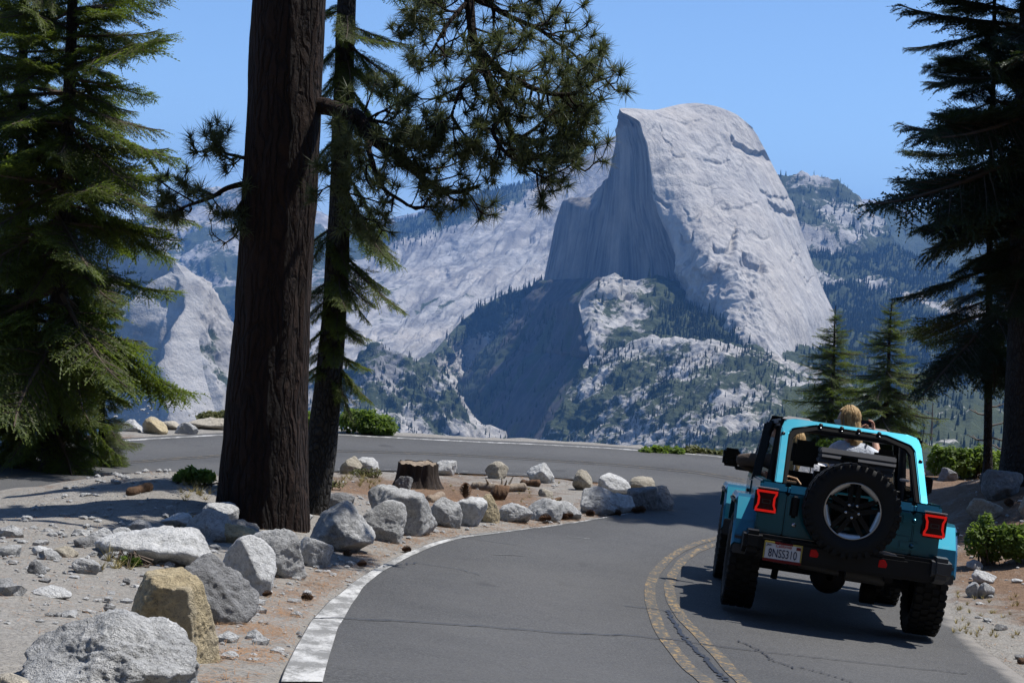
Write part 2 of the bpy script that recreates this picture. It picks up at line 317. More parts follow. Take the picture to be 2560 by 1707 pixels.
# front granite knob
Lb = [(1491, 880, 3720), (1474, 890, 3715), (1447, 930, 3700), (1414, 985, 3660), (1386, 1040, 3610), (1358, 1100, 3560), (1320, 1190, 3480)]
tp = [(1491, 880, 3720), (1530, 868, 3710), (1574, 862, 3700), (1630, 853, 3680), (1684, 851, 3650), (1740, 853, 3600), (1784, 858, 3550), (1878, 874, 3450), (1961, 898, 3460), (2060, 930, 3480), (2160, 975, 3500), (2300, 1040, 3550)]
G = coons(tp, [(1320, 1190, 3480), (1600, 1190, 2950), (1900, 1190, 2600), (2300, 1190, 2600)], Lb, [(2300, 1040, 3550), (2300, 1100, 3100), (2300, 1190, 2600)], 190, 300)
G[..., 2] -= 90 * np.sin(np.linspace(0, 1, 190) * math.pi)[:, None]
far_sheet('granite_knob', G, lambda Q, G: 15 * fbm(Q / 130, 5, .55) + 8 * ridged(Q / 55, 4), M_NEARSLOPE,
          lambda Q, G, nn: np.clip(.46 + .42 * fbm(Q / 140, 4) + .2 * sst(900, 960, G[..., 1]), 0, 1), e=4, right=False)
# the apron that falls from the face to the gully, its shade in the rock colour
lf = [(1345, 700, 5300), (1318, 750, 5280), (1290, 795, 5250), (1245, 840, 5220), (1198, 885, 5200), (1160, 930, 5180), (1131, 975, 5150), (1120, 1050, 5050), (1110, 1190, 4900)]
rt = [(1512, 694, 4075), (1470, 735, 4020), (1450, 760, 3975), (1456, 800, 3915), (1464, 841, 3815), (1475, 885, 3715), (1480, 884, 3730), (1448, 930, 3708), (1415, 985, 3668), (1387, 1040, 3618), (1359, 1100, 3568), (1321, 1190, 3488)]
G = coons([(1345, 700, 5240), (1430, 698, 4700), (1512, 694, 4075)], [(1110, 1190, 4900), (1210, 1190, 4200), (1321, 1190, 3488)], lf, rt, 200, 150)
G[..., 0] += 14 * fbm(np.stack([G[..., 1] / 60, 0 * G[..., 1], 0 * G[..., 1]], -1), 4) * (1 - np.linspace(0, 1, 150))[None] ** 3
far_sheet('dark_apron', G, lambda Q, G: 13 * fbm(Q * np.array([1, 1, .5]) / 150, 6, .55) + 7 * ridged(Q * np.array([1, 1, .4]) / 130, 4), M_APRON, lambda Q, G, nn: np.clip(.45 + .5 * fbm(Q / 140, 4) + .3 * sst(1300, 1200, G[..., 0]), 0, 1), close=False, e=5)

# --- right-hand mountains and the big forested slope
keys = [[(x, y, 7600), (x + 4, y + 40, 7350), (x + 8, y + 100, 7000), (x + 10, y + 190, 6500), (x, 1000, 5600)]
        for x, y in ((1850, 470), (1930, 462), (1975, 456), (2010, 456), (2050, 462), (2090, 476), (2130, 506), (2165, 545), (2200, 590), (2240, 640), (2285, 690), (2400, 740))]
G = profile_sheet(keys, 150, 200)
far_sheet('right_peak', G, lambda Q, G: 45 * fbm(Q / 420, 6, .55) + 40 * ridged(Q / 240, 4), M_RIDGE, lambda Q, G, nn: np.clip(.60 + .45 * fbm(Q / 260, 4) + .5 * sst(600, 680, G[..., 1]), 0, 1), e=4, left=False, right=False)
keys = [[(x, y, 10500), (x, y + 60, 9800), (x, y + 150, 8800), (x, 950, 7800)] for x, y in ((2060, 560), (2140, 530), (2200, 520), (2260, 545), (2330, 540), (2400, 565), (2480, 580), (2620, 600))]
G = profile_sheet(keys, 90, 140)
far_sheet('right_range', G, lambda Q, G: 90 * fbm(Q / 900, 6, .55) + 50 * ridged(Q / 500, 4), M_RIDGE, lambda Q, G, nn: np.clip(.72 + .5 * fbm(Q / 600, 4), 0, 1), e=4, left=False, right=False)
keys = [[(x, y, 6600), (x, y + .15 * (1150 - y), 5900), (x, y + .4 * (1150 - y), 4900), (x, y + .65 * (1150 - y), 3800), (x, y + .85 * (1150 - y), 2600), (x, 1160, 1700)]
        for x, y in ((1960, 640), (2060, 650), (2150, 652), (2230, 655), (2300, 668), (2400, 690), (2500, 700), (2640, 720))]
G = profile_sheet(keys, 190, 200)
band = lambda G: np.exp(-((G[..., 1] - np.interp(G[..., 0], [2000, 2100, 2250, 2400, 2560], [705, 715, 752, 795, 800])) / 16) ** 2)
far_sheet('forest_slope', G, lambda Q, G: 50 * fbm(Q / 380, 6, .55) + 25 * ridged(Q / 160, 4), M_NEARSLOPE,
          lambda Q, G, nn: np.clip(1.05 - .62 * band(G) + .22 * fbm(Q / 150, 4) - .30 * sst(930, 1080, G[..., 1]), 0, 1), e=4, left=False, right=False)
# valley bottom under everything
s = 30000; V = np.array([[-s, -2000, -1150], [s, -2000, -1150], [s, s, -1150], [-s, s, -1150]], float)
link('valley_floor', mesh_np('valley_floor', V, np.array([[0, 1, 2, 3]]), [M_NEARSLOPE], attrs={'veg': np.ones(4)}), kind='structure')

# --- far trees: the largest ones singly, the rest as one mass
def conifer(rng, tiers, sides, h=1.0, r=.16):
    V, Fc = [], []
    for t in range(tiers):
        z0 = .08 + .86 * t / tiers; z1 = min(1.0, z0 + 1.35 * .92 / tiers + .05); rr = r * (1 - .86 * t / tiers)
        a0 = rng.uniform(0, 6.3); b = len(V)
        for k in range(sides):
            a = a0 + k * 2 * math.pi / sides; q = rr * rng.uniform(.7, 1.2)
            V.append((q * math.cos(a), q * math.sin(a), z0 + rng.uniform(-.04, .03)))
        V.append((rng.uniform(-.01, .01), 0, z1))
        for k in range(sides): Fc.append((b + k, b + (k + 1) % sides, b + sides))
    b = len(V)
    for k in range(3): V.append((.014 * math.cos(2.1 * k), .014 * math.sin(2.1 * k), -.05))
    V.append((0, 0, .5))
    for k in range(3): Fc.append((b + k, b + (k + 1) % 3, b + 3))
    return np.array(V) * h, np.array(Fc)
def far_tree_mat():
    s = N('far_conifer'); c = s.n('NewGeometry').outputs['Position']
    return s.done(s.mix(s.noise(c, .04, 3), (.012, .02, .010), (.038, .052, .022)), .9)
M_FT = far_tree_mat()
rng = random.Random(3); nrg = np.random.RandomState(5)
PROTO = [conifer(rng, 3, 5, 1, rng.uniform(.13, .19)) for _ in range(8)]
BIG = [mesh_np('far_conifer', *conifer(rng, 7, 7, 1, rng.uniform(.12, .19)), [M_FT], False) for _ in range(7)]
spots = []                                              # (pos, height, px height, zone)
def sow(sheet, dens, count, hmin, hmax, zone):
    Q, G, nn = FAR[sheet]; n, m = Q.shape[:2]; k = 0; tries = 0
    while k < count and tries < 40:
        tries += 1
        i = nrg.uniform(0, n - 1.001, 4000); j = nrg.uniform(0, m - 1.001, 4000); a, b = i.astype(int), j.astype(int)
        w = dens(G[a, b], Q[a, b], nn[a, b]); ok = nrg.rand(4000) < w
        for ii, jj in zip(a[ok], b[ok]):
            t, s_ = nrg.rand(2); q = Q[ii, jj] * (1 - t) * (1 - s_) + Q[ii + 1, jj] * t * (1 - s_) + Q[ii, jj + 1] * (1 - t) * s_ + Q[ii + 1, jj + 1] * t * s_
            h = nrg.uniform(hmin, hmax) * (1.0 if nrg.rand() > .25 else .6) * min(1.0, q[1] / 4600) ** .8
            spots.append((q, h, h / q[1] * FPX, zone)); k += 1
            if k >= count: break
ns = lambda Q, s, o=0: .5 + .5 * fbm(Q / s + o, 3)
sow('dome_shoulder', lambda G, Q, n: sst(.45, .75, ns(Q, 130)) * .12 + .9 * sst(1610, 1680, G[:, 0]) * sst(1900, 1840, G[:, 0]) * sst(735, 790, G[:, 1]) * sst(900, 850, G[:, 1]), 900, 12, 34, 'shoulder')
sow('granite_knob', lambda G, Q, n: sst(.42, .75, ns(Q, 150)) * .8 + .08, 1900, 7, 22, 'knob')
sow('gully_wall', lambda G, Q, n: sst(110, 10, G[:, 1] - np.interp(G[:, 0], [930, 1154, 1353], [960, 802, 706])) * sst(1080, 1150, G[:, 0]) * sst(1370, 1350, G[:, 0]), 230, 20, 38, 'crest')
sow('gully_wall', lambda G, Q, n: sst(.5, .7, ns(Q, 150)) * .5, 260, 12, 24, 'wall')
sow('dark_apron', lambda G, Q, n: (.25 + sst(1330, 1180, G[:, 0] + .55 * (G[:, 1] - 975))) * sst(740, 820, G[:, 1]) * sst(.35, .7, ns(Q, 90)), 900, 9, 22, 'wall')
sow('dark_knoll', lambda G, Q, n: sst(.30, .6, ns(Q, 90)), 800, 10, 22, 'knoll')
sow('right_peak', lambda G, Q, n: sst(.35, .65, ns(Q, 250)) * (1 + 0 * G[:, 0]) * .6 + sst(600, 700, G[:, 1]) * .5 + .12, 3000, 18, 34, 'peak')
sow('forest_slope', lambda G, Q, n: np.clip((1 - 1.0 * band(G)) * (1 - .75 * sst(930, 1080, G[:, 1])), 0, 1) * np.clip((Q[:, 1] / 5000), .30, 1), 15000, 16, 34, 'slope')
sow('bare_ridge', lambda G, Q, n: sst(560, 515, G[:, 1] + .35 * (G[:, 0] - 1250)) * sst(1400, 1300, G[:, 0]) * .9 * sst(900, 1000, G[:, 0]), 1300, 20, 36, 'ridge')
spots.sort(key=lambda t: -t[2] * (1.0 if t[3] in ('shoulder', 'knob', 'crest', 'slope') else .3))
LAB = {'shoulder': ('dark conifer on the scrubby shoulder right below the granite dome', 'conifers on the shoulder below the dome'),
       'knob': ('small conifer scattered on the speckled granite knob beyond the road', 'conifers on the granite knob'),
       'crest': ('tall conifer along the wooded crest left of the dome face', 'conifers along the crest'),
       'slope': ('dark conifer on the hazy forested slope at the right', 'conifers on the forested slope')}
single, rest, quota = [], [], {'shoulder': 110, 'knob': 70, 'crest': 70, 'slope': 30}
for t in spots:
    px, py = proj(t[0])
    if quota.get(t[3], 0) > 0 and -20 < px < 2580 and 0 < py < 1150 and not (py > 1095 and px < 2400) and not (1870 < px < 2320 and py > 800) and px < 2400:
        quota[t[3]] -= 1; single.append(t)
    else: rest.append(t)
for q, h, hp, z in single:
    o = link('far_conifer', rng.choice(BIG), None, LAB[z][0], 'tree', LAB[z][1])
    o.location = q; o.scale = (h * rng.uniform(.85, 1.25), h, h * 1.05); o.rotation_euler = (0, 0, rng.uniform(0, 6))
Vs, Fs, b = [], [], 0
for q, h, hp, z in rest:
    v, f = PROTO[rng.randrange(8)]; a = rng.uniform(0, 6.3); c, s_ = math.cos(a), math.sin(a)
    Vs.append(v @ np.array([[c, s_, 0], [-s_, c, 0], [0, 0, 1]]) * h * np.array([rng.uniform(.8, 1.3), 1, 1]) + q); Fs.append(f + b); b += len(v)
link('far_forest', mesh_np('far_forest', np.concatenate(Vs), np.concatenate(Fs), [M_FT], False), kind='stuff')

# --- the air
def haze_mat():
    m_ = bpy.data.materials.new('haze_air'); m_.use_nodes = True; t = m_.node_tree; t.nodes.remove(t.nodes['Principled BSDF'])
    v = t.nodes.new('ShaderNodeVolumePrincipled'); v.inputs['Color'].default_value = (.17, .43, 1.0, 1); v.inputs['Density'].default_value = HAZE
    v.inputs['Anisotropy'].default_value = 0.0
    t.links.new(v.outputs[0], t.nodes['Material Output'].inputs['Volume']); return m_
HAZE = 4.2e-5
bm = bmesh.new(); bmesh.ops.create_cube(bm, size=1.0)
for v in bm.verts: v.co = Vector((v.co.x * 61000, v.co.y * 33500 + 14000, (v.co.z + .5) * 2751 - 1151))
me = bpy.data.meshes.new('haze'); bm.to_mesh(me); bm.free(); me.materials.append(haze_mat())
link('haze', me, kind='stuff')
# ------------------------------------------------------------------ near ground and road
HT = np.array([[-30, -.6], [-6, .9], [0, 1.3], [4, 1.45], [6, 1.63], [7.5, 1.93], [9.5, 2.29], [11.5, 2.56], [14, 2.78], [17, 2.98], [20, 3.12], [25, 3.35], [30, 3.46], [36, 3.5], [60, 3.5]])
_hy = np.linspace(-30, 60, 1801); _hh = np.interp(_hy, HT[:, 0], HT[:, 1]); _kk = np.hanning(31); _hh = np.convolve(np.pad(_hh, 15, 'edge'), _kk / _kk.sum(), 'valid')
def road_z(x, y):
    c = .082 * sst(3, 10, y) * sst(25, 16, y)
    return -np.interp(y, _hy, _hh) - c * np.clip(x, -3, 5.0)
def gz(x, y, fine=True):
    """height of the ground"""
    x = np.asarray(x, float); y = np.asarray(y, float)
    z = road_z(x, y)
    z = z + .30 * np.exp(-((x + 3.6) / 1.3) ** 2 - ((y - 17.0) / 2.0) ** 2)                 # rocky rise by the pine
    z = z - .40 * sst(-3.2, -4.6, x) * sst(17.5, 20.0, y) * sst(24.0, 21.5, y)                   # hollow behind it
    z = z + .34 * np.exp(-((x - 6.6) / 1.5) ** 2 - ((y - 14.5) / 3.4) ** 2)                  # bank on the right
    z = z + (.70 - .55 * sst(23.5, 26.5, y)) * sst(5.2, 8.2, x) * sst(17, 21, y)
    z = z + .22 * sst(-5.5, -8, x) * sst(30, 33.5, y)                                          # verge on the far left
    if fine: z = z + OFF(x, y) * (.03 * fbm(np.stack([x, y, 0 * x], -1) * .8, 4) + .012 * fbm(np.stack([x, y, 0 * x], -1) * 5, 3))
    return z
def hit(px, py, zf=None, lo=3.5, hi=44):
    r = P(px, py, 1.0); y = np.linspace(lo, hi, 4051); q = r[None] * y[:, None]
    f = zf or (lambda x, y: gz(x, y, False)); k = np.argmax(q[:, 2] < f(q[:, 0], q[:, 1])); return q[k]

# road edges as seen in the photo, dropped on the ground
inner_px = [(700, 1730), (702, 1707), (736, 1627), (777, 1555), (821, 1507), (875, 1463), (934, 1426), (1000, 1391), (1076, 1360), (1148, 1341), (1252, 1331), (1400, 1314), (1520, 1293), (1620, 1276), (1672, 1264),
            (1688, 1254), (1672, 1244), (1640, 1236), (1590, 1226), (1500, 1208), (1400, 1196), (1280, 1190), (1100, 1182), (950, 1178), (850, 1179), (700, 1183), (560, 1192), (430, 1200), (300, 1212), (200, 1224), (60, 1246), (-150, 1290)]
outer_px = [(2640, 1745), (2560, 1700), (2480, 1640), (2432, 1596), (2392, 1540), (2378, 1500), (2372, 1440), (2376, 1380), (2384, 1320), (2392, 1280), (2396, 1258), (2380, 1240), (2330, 1222), (2240, 1198), (2120, 1176), (2000, 1160), (1900, 1149), (1830, 1143), (1750, 1134),
            (1650, 1126), (1500, 1115), (1350, 1107), (1200, 1101), (1000, 1091), (850, 1083), (700, 1080), (560, 1083), (430, 1090), (300, 1098), (200, 1107), (60, 1122), (-150, 1150)]
def ground_line(pts, n, zf=road_z):
    q = np.array([hit(a, b, zf)[:2] for a, b in pts]); s = np.concatenate([[0], np.cumsum(np.hypot(*np.diff(q, axis=0).T))])
    t = np.linspace(0, s[-1], n); c = np.stack([np.interp(t, s, q[:, 0]), np.interp(t, s, q[:, 1])], -1)
    k = np.hanning(9); k /= k.sum()
    return np.stack([np.convolve(np.pad(c[:, i], 4, 'reflect', reflect_type='odd'), k, 'valid') for i in (0, 1)], -1)
IN = ground_line(inner_px, 300); OU = ground_line(outer_px, 300)
# lengthen both towards (and past) the camera so the road goes on outside the frame
IN = np.concatenate([np.stack([np.linspace(IN[0, 0] + .1, IN[0, 0], 12, False), np.linspace(-12, IN[0, 1], 12, False)], -1), IN])
OU = np.concatenate([np.stack([np.linspace(5.6, OU[0, 0], 12, False), np.linspace(-12, OU[0, 1], 12, False)], -1), OU])
# pair the two edges by a shared parameter: near leg, bend, far leg
def param(c, i0, i1):
    t = np.zeros(len(c)); t[:i0 + 1] = np.linspace(0, 1, i0 + 1); t[i0:i1 + 1] = np.linspace(1, 2, i1 - i0 + 1); t[i1:] = np.linspace(2, 3, len(c) - i1); return t
def near_i(c, p): return int(np.argmin(np.hypot(*(c - p).T)))
tip = hit(1688, 1254, road_z)[:2]
iI = near_i(IN, hit(1620, 1276, road_z)[:2]); iJ = near_i(IN, hit(1590, 1226, road_z)[:2])
oI = near_i(OU, hit(2384, 1320, road_z)[:2]); oJ = near_i(OU, hit(1900, 1149, road_z)[:2])
T = np.concatenate([np.linspace(0, 1, 110, False), np.linspace(1, 2, 60, False), np.linspace(2, 3, 110)])
ti, to = param(IN, iI, iJ), param(OU, oI, oJ)
A = np.stack([np.interp(T, ti, IN[:, k]) for k in (0, 1)], -1); B = np.stack([np.interp(T, to, OU[:, k]) for k in (0, 1)], -1)
_poly = np.concatenate([A, B[::-1]])
def inside_road(x, y):
    x = np.asarray(x, float); y = np.asarray(y, float); r = np.zeros(x.shape, bool); n = len(_poly); j = n - 1
    for i in range(n):
        (x1, y1), (x2, y2) = _poly[i], _poly[j]
        if y1 != y2:
            c = ((y1 > y) != (y2 > y)) & (x < (x2 - x1) * (y - y1) / (y2 - y1) + x1); r ^= c
        j = i
    return r
def road_dist(x, y):
    x = np.asarray(x, float); sh = x.shape; q = np.stack([x.ravel(), np.asarray(y, float).ravel()], -1); d = np.full(len(q), 1e9)
    for i in range(0, len(_poly), 1): d = np.minimum(d, ((q - _poly[i]) ** 2).sum(1))
    return np.sqrt(d).reshape(sh)
def OFF(x, y):                                            # 0 on the road, 1 off it
    ins = inside_road(x, y)
    return np.where(ins, 0, sst(.05, .6, road_dist(x, y)))

def asphalt():
    s = N('asphalt'); c = s.n('NewGeometry').outputs['Position']
    big = s.noise(c, .5, 4, .6); spk = s.noise(c, 70, 3, .75); mid = s.noise(s.map(c, (1, 1, 1)), 9, 4, .6)
    col = s.mix(s.ramp(spk, (.40, 0.0), (.64, 1.0)), (.036, .036, .037), (.112, .111, .109))
    vs_ = s.n('TexVoronoi', {'Vector': c, 'Scale': 26.0}).outputs['Distance']; col = s.mix(s.math('MULTIPLY', s.ramp(vs_, (.06, 1.0), (.13, 0.0)), .6), col, (.26, .255, .25))
    col = s.mix(s.ramp(big, (.35, 0.0), (.7, 1.0)), col, s.mix(.5, col, (.095, .093, .09)))
    col = s.mix(s.math('MULTIPLY', s.ramp(mid, (.5, 0.0), (.8, 1.0)), .35), col, (.05, .05, .052))
    col = s.mix(.5, col, s.mix(s.ramp(s.math('ADD', s.math('MULTIPLY', s.attr('lane'), .22), s.noise(c, .9, 5, .7)), (.3, 0.0), (.8, 1.0)), (1.14, 1.14, 1.15), (.72, .72, .73)), 'MULTIPLY')
    ot = s.noise(s.map(c, (1, .6, 1)), 1.7, 3, .5); col = s.mix(s.math('MULTIPLY', s.ramp(ot, (.66, 0.0), (.74, 1.0)), .45), col, (.03, .03, .031))
    # dust and grit towards the edges
    e = s.attr('edge'); n2 = s.noise(c, 3.0, 5, .65)
    f = s.ramp(s.math('ADD', e, s.math('SUBTRACT', n2, .5)), (.55, 0.0), (.95, 1.0))
    col = s.mix(s.math('MULTIPLY', f, .75), col, (.26, .24, .215))
    return s.done(col, .85, s.bump(s.math('ADD', spk, s.math('MULTIPLY', mid, .5)), .006, .9))
M_ASPH = asphalt()
nw = 41; U = np.linspace(0, 1, nw)
XY = A[:, None] * (1 - U)[None, :, None] + B[:, None] * U[None, :, None]
wid = np.hypot(*(B - A).T)[:, None]; dl = np.minimum(U[None] * wid, (1 - U[None]) * wid)
edg = np.maximum(np.exp(-((1 - U[None]) * wid / .35) ** 2) * sst(2.2, 1.2, T)[:, None], .55 * np.exp(-(U[None] * wid / .12) ** 2))
crown = .004 * 0
RZ = road_z(XY[..., 0], XY[..., 1]) + .014
link('road', mesh_np('road', np.concatenate([XY, RZ[..., None]], -1), grid_faces(len(T), nw), [M_ASPH], attrs={'edge': edg, 'lane': np.repeat(np.cos(U * 4 * math.pi)[None], len(T), 0)}), kind='structure')

def ground_mat():
    s = N('sandy_ground'); c = s.n('NewGeometry').outputs['Position']
    soil = s.attr('soil'); n1 = s.noise(c, 1.1, 6, .65); n2 = s.noise(c, 14, 5, .65); n3 = s.noise(c, 75, 3, .7)
    vor = s.n('TexVoronoi', {'Vector': c, 'Scale': 34.0}).outputs['Distance']
    sand = s.mix(s.ramp(n2, (.3, 0.0), (.7, 1.0)), (.185, .175, .16), (.315, .30, .275))
    sand = s.mix(s.ramp(n1, (.35, 0.0), (.7, 1.0)), s.mix(.5, sand, (.215, .195, .17)), sand)
    br = s.mix(s.ramp(n2, (.3, 0.0), (.7, 1.0)), (.085, .056, .036), (.225, .155, .108))
    red = s.mix(s.attr('red'), br, (.18, .105, .062))
    f = s.ramp(s.math('ADD', soil, s.math('MULTIPLY', s.math('SUBTRACT', s.noise(c, 2.2, 6, .7), .5), 1.5)), (.35, 0.0), (.7, 1.0))
    col = s.mix(f, sand, red)
    col = s.mix(.55, col, s.ramp(n3, (.25, .42), (.55, 1.0), (.8, 1.35)), 'MULTIPLY')
    col = s.mix(s.ramp(vor, (.06, .45), (.16, 0.0)), col, (.36, .35, .33))
    h = s.math('ADD', s.math('MULTIPLY', n2, .8), s.math('ADD', s.math('MULTIPLY', n3, .35), s.math('MULTIPLY', vor, -.4)))
    return s.done(col, .95, s.bump(h, .03, 1.0))
M_GROUND = ground_mat()
def spaced(parts): return np.unique(np.concatenate([np.arange(a, b, st) for a, b, st in parts]))
gy = spaced([(-30, 4, 2.0), (4, 12, .09), (12, 20, .11), (20, 40, .2), (40, 62, .8)])
gx = spaced([(-40, -10, 1.0), (-10, -6, .2), (-6, 0, .09), (0, 3.4, .3), (3.4, 9, .1), (9, 14, .3), (14, 42, 1.5)])
X, Y = np.meshgrid(gx, gy); Z = gz(X, Y) - inside_road(X, Y) * .03
# beyond the outer edge of the road the land drops into the valley
oy = np.interp(X, OU[::-1][:, 0][np.argsort(OU[::-1][:, 0])], OU[::-1][:, 1][np.argsort(OU[::-1][:, 0])])
_far = OU[OU[:, 1] > 21.5]; _o = np.argsort(_far[:, 0])
lim = np.where(X < 4.4, np.interp(X, _far[_o, 0], _far[_o, 1]) + np.interp(X, [-6, -4.4, -3], [2.1, 1.9, .75]), np.interp(X, [4.4, 5.5, 7, 9, 12, 20, 42], [31.4, 30.8, 29.3, 28.4, 27.5, 25, 22])) + .35 * fbm(np.stack([X * .6, Y * .1, 0 * X], -1), 3)
over = np.maximum(0, Y - lim); Z = Z - over * 1.1 - .25 * over ** 1.5
soil = np.clip(.95 * sst(-2.7, -3.5, X) * sst(18.6, 19.8, Y) * sst(29, 27, Y) + .75 * np.exp(-((X + 1.1) / 1.6) ** 2 - ((Y - 21.3) / 1.9) ** 2) + .4 * sst(19, 22, Y) * sst(30, 25, Y) * sst(3, 0, X)
               + .55 * sst(4.4, 5.6, X) + .20 * sst(4, 5, X), 0, 1)
red = np.exp(-((X + .9) / .9) ** 2 - ((Y - 20.6) / .9) ** 2) + .35 * sst(4.5, 6, X)
# a strip of orange-brown needle duff along the inner road edge
dI = np.min(np.stack([np.hypot(X - a, Y - b) for a, b in IN[::3]]), 0); soil = np.maximum(soil, .36 * np.exp(-((dI - .30) / .20) ** 2)); red = np.maximum(red, .5 * np.exp(-((dI - .30) / .2) ** 2))
link('ground', mesh_np('ground', np.stack([X, Y, Z], -1), grid_faces(*X.shape), [M_GROUND], attrs={'soil': soil, 'red': red}), kind='structure')
# slope dropping from the verge down to the valley
tx = np.linspace(-60, 60, 60); V = []
for k in range(14):
    t = k / 13; V.append(np.stack([tx * (1 + 6 * t), 58 + 0 * tx + 900 * t, -38 - 700 * t ** .8 + 0 * tx], -1))
V = np.array(V); V[..., 2] += 8 * fbm(V / 40, 4) * (np.arange(14) > 0)[:, None]
link('valley_side', mesh_np('valley_side', V, grid_faces(14, 60), [M_NEARSLOPE], attrs={'veg': .6 * np.ones(14 * 60)}), kind='structure')

# painted lines
def paint_mat(name, col, wear, under, rng_=.14, sc=2.2):
    s = N(name); c = s.n('NewGeometry').outputs['Position']
    w = s.math('ADD', s.noise(s.map(c, (1, .35, 1)), sc * 2.5, 5, .65), s.math('MULTIPLY', s.noise(s.map(c, (1, .4, 1)), 60, 5, .8), .6))
    return s.done(s.mix(s.ramp(w, (wear, 0.0), (wear + rng_, 1.0)), under, col), .8, s.bump(s.noise(c, 120, 2), .004, .6))
M_WHITE = paint_mat('white_road_paint', (.46, .455, .44), .74, (.17, .168, .16), .2)
M_WHITE2 = paint_mat('worn_white_paint', (.40, .395, .38), .80, (.10, .10, .10))
M_WHITE2.node_tree
M_YEL = paint_mat('worn_yellow_paint', (.31, .205, .085), .80, (.075, .072, .066), .32, 9.0)
M_YEL2 = paint_mat('faint_yellow_paint', (.22, .17, .10), .76, (.07, .068, .064), .3, 6.0)
M_SEAL = simple('crack_sealer', (.022, .024, .03), .55)
def strip(name, la, lb, mat, n=120, lift=.019, kind='structure', **kw):
    a, b = ground_line(la, n), ground_line(lb, n); c = np.stack([a, a * .67 + b * .33, a * .33 + b * .67, b], 1)
    z = road_z(c[..., 0], c[..., 1]) + lift
    return link(name, mesh_np(name, np.concatenate([c, z[..., None]], -1), grid_faces(n, 4), [mat]), kind=kind, **kw)
def offline(name, line, w, mat, n=160, lift=.019, jit=0.0):
    """a strip of ground width w metres (or (w0, w1)) along a line of photo points"""
    c = ground_line(line, n); d = np.gradient(c, axis=0); d /= np.hypot(*d.T)[:, None]; nn = np.stack([-d[:, 1], d[:, 0]], -1)
    ww = (np.linspace(*w, n) if isinstance(w, tuple) else np.full(n, w))[:, None] / 2
    if jit: c = c + nn * (jit * fbm(np.stack([np.arange(n) * .23, 0 * np.arange(n), np.full(n, line[0][0] * .1)], -1), 4))[:, None]
    q = np.stack([c - nn * ww, c - nn * ww * .33, c + nn * ww * .33, c + nn * ww], 1); z = road_z(q[..., 0], q[..., 1]) + lift
    return link(name, mesh_np(name, np.concatenate([q, z[..., None]], -1), grid_faces(n, 4), [mat]), kind='structure')
strip('edge_line', [(702, 1716), (712, 1690), (740, 1627), (781, 1555), (825, 1507), (879, 1463), (938, 1426), (1004, 1391), (1080, 1361), (1152, 1343), (1240, 1334), (1330, 1323)],
      [(806, 1716), (812, 1690), (825, 1640), (845, 1573), (878, 1517), (906, 1473), (952, 1435), (1012, 1401), (1088, 1367), (1158, 1347), (1242, 1337), (1330, 1324)], M_WHITE)
offline('edge_line', [(1335, 1323.5), (1400, 1315), (1520, 1295), (1600, 1281)], .035, M_WHITE2)
offline('edge_line', [(-80, 1149), (60, 1131), (200, 1114), (300, 1104), (430, 1096), (560, 1089), (700, 1086), (850, 1089), (1000, 1097), (1200, 1107), (1350, 1113), (1500, 1121), (1650, 1131), (1750, 1139), (1830, 1147), (1900, 1153)], .17, M_WHITE)
offline('edge_line', [(-80, 1280), (300, 1207), (560, 1187), (850, 1174), (1100, 1178), (1400, 1191), (1590, 1221)], .03, M_WHITE2)
offline('centre_line', [(1775, 1720), (1755, 1701), (1687, 1633), (1645, 1569), (1626, 1510), (1624, 1471), (1636, 1437), (1666, 1403), (1700, 1380), (1738, 1363), (1781, 1350), (1850, 1336), (1960, 1310)], .10, M_YEL)
offline('centre_line', [(1870, 1722), (1853, 1705), (1798, 1646), (1751, 1595), (1709, 1555), (1680, 1510), (1672, 1472), (1681, 1438), (1706, 1404), (1738, 1382), (1777, 1366), (1850, 1350), (1960, 1326)], .10, M_YEL)
offline('centre_line', [(-60, 1205), (150, 1176), (300, 1157), (420, 1148), (560, 1139), (700, 1130), (844, 1127), (1083, 1134), (1331, 1148), (1556, 1163), (1736, 1179), (1860, 1200)], .05, M_YEL2)
offline('centre_line', [(-60, 1209), (150, 1180), (300, 1161), (420, 1152), (560, 1142.5), (700, 1134), (844, 1131), (1083, 1138), (1331, 1152), (1556, 1167.5), (1736, 1184), (1860, 1206)], .05, M_YEL2)
offline('crack_seal', [(1822, 1712), (1780, 1671), (1735, 1625), (1700, 1585), (1680, 1553), (1668, 1530)], .034, M_SEAL, lift=.021, jit=.03)
for ln, w in (([(776, 1552), (850, 1553), (1000, 1558), (1200, 1572), (1400, 1588), (1560, 1594), (1700, 1606), (1780, 1620), (1880, 1632)], .022), ([(1560, 1519), (1640, 1528), (1700, 1538)], .02), ([(1845, 1607), (1890, 1628), (1930, 1655), (1990, 1679)], .013),
              ([(1996, 1672), (2040, 1685), (2090, 1698), (2130, 1712)], .013), ([(930, 1424), (1040, 1411), (1150, 1428), (1200, 1442)], .012), ([(1070, 1346), (1160, 1348), (1290, 1366)], .012), ([(1880, 1632), (2050, 1650), (2250, 1672), (2420, 1690)], .014)):
    offline('road_crack', ln, w, M_SEAL, 90, .022, .035)
offline('worn_scrape', [(1235, 1390), (1275, 1391), (1310, 1393)], .02, M_WHITE2, 30, .021)
offline('worn_scrape', [(1412, 1344), (1440, 1347), (1475, 1350)], .02, M_WHITE2, 30, .021)
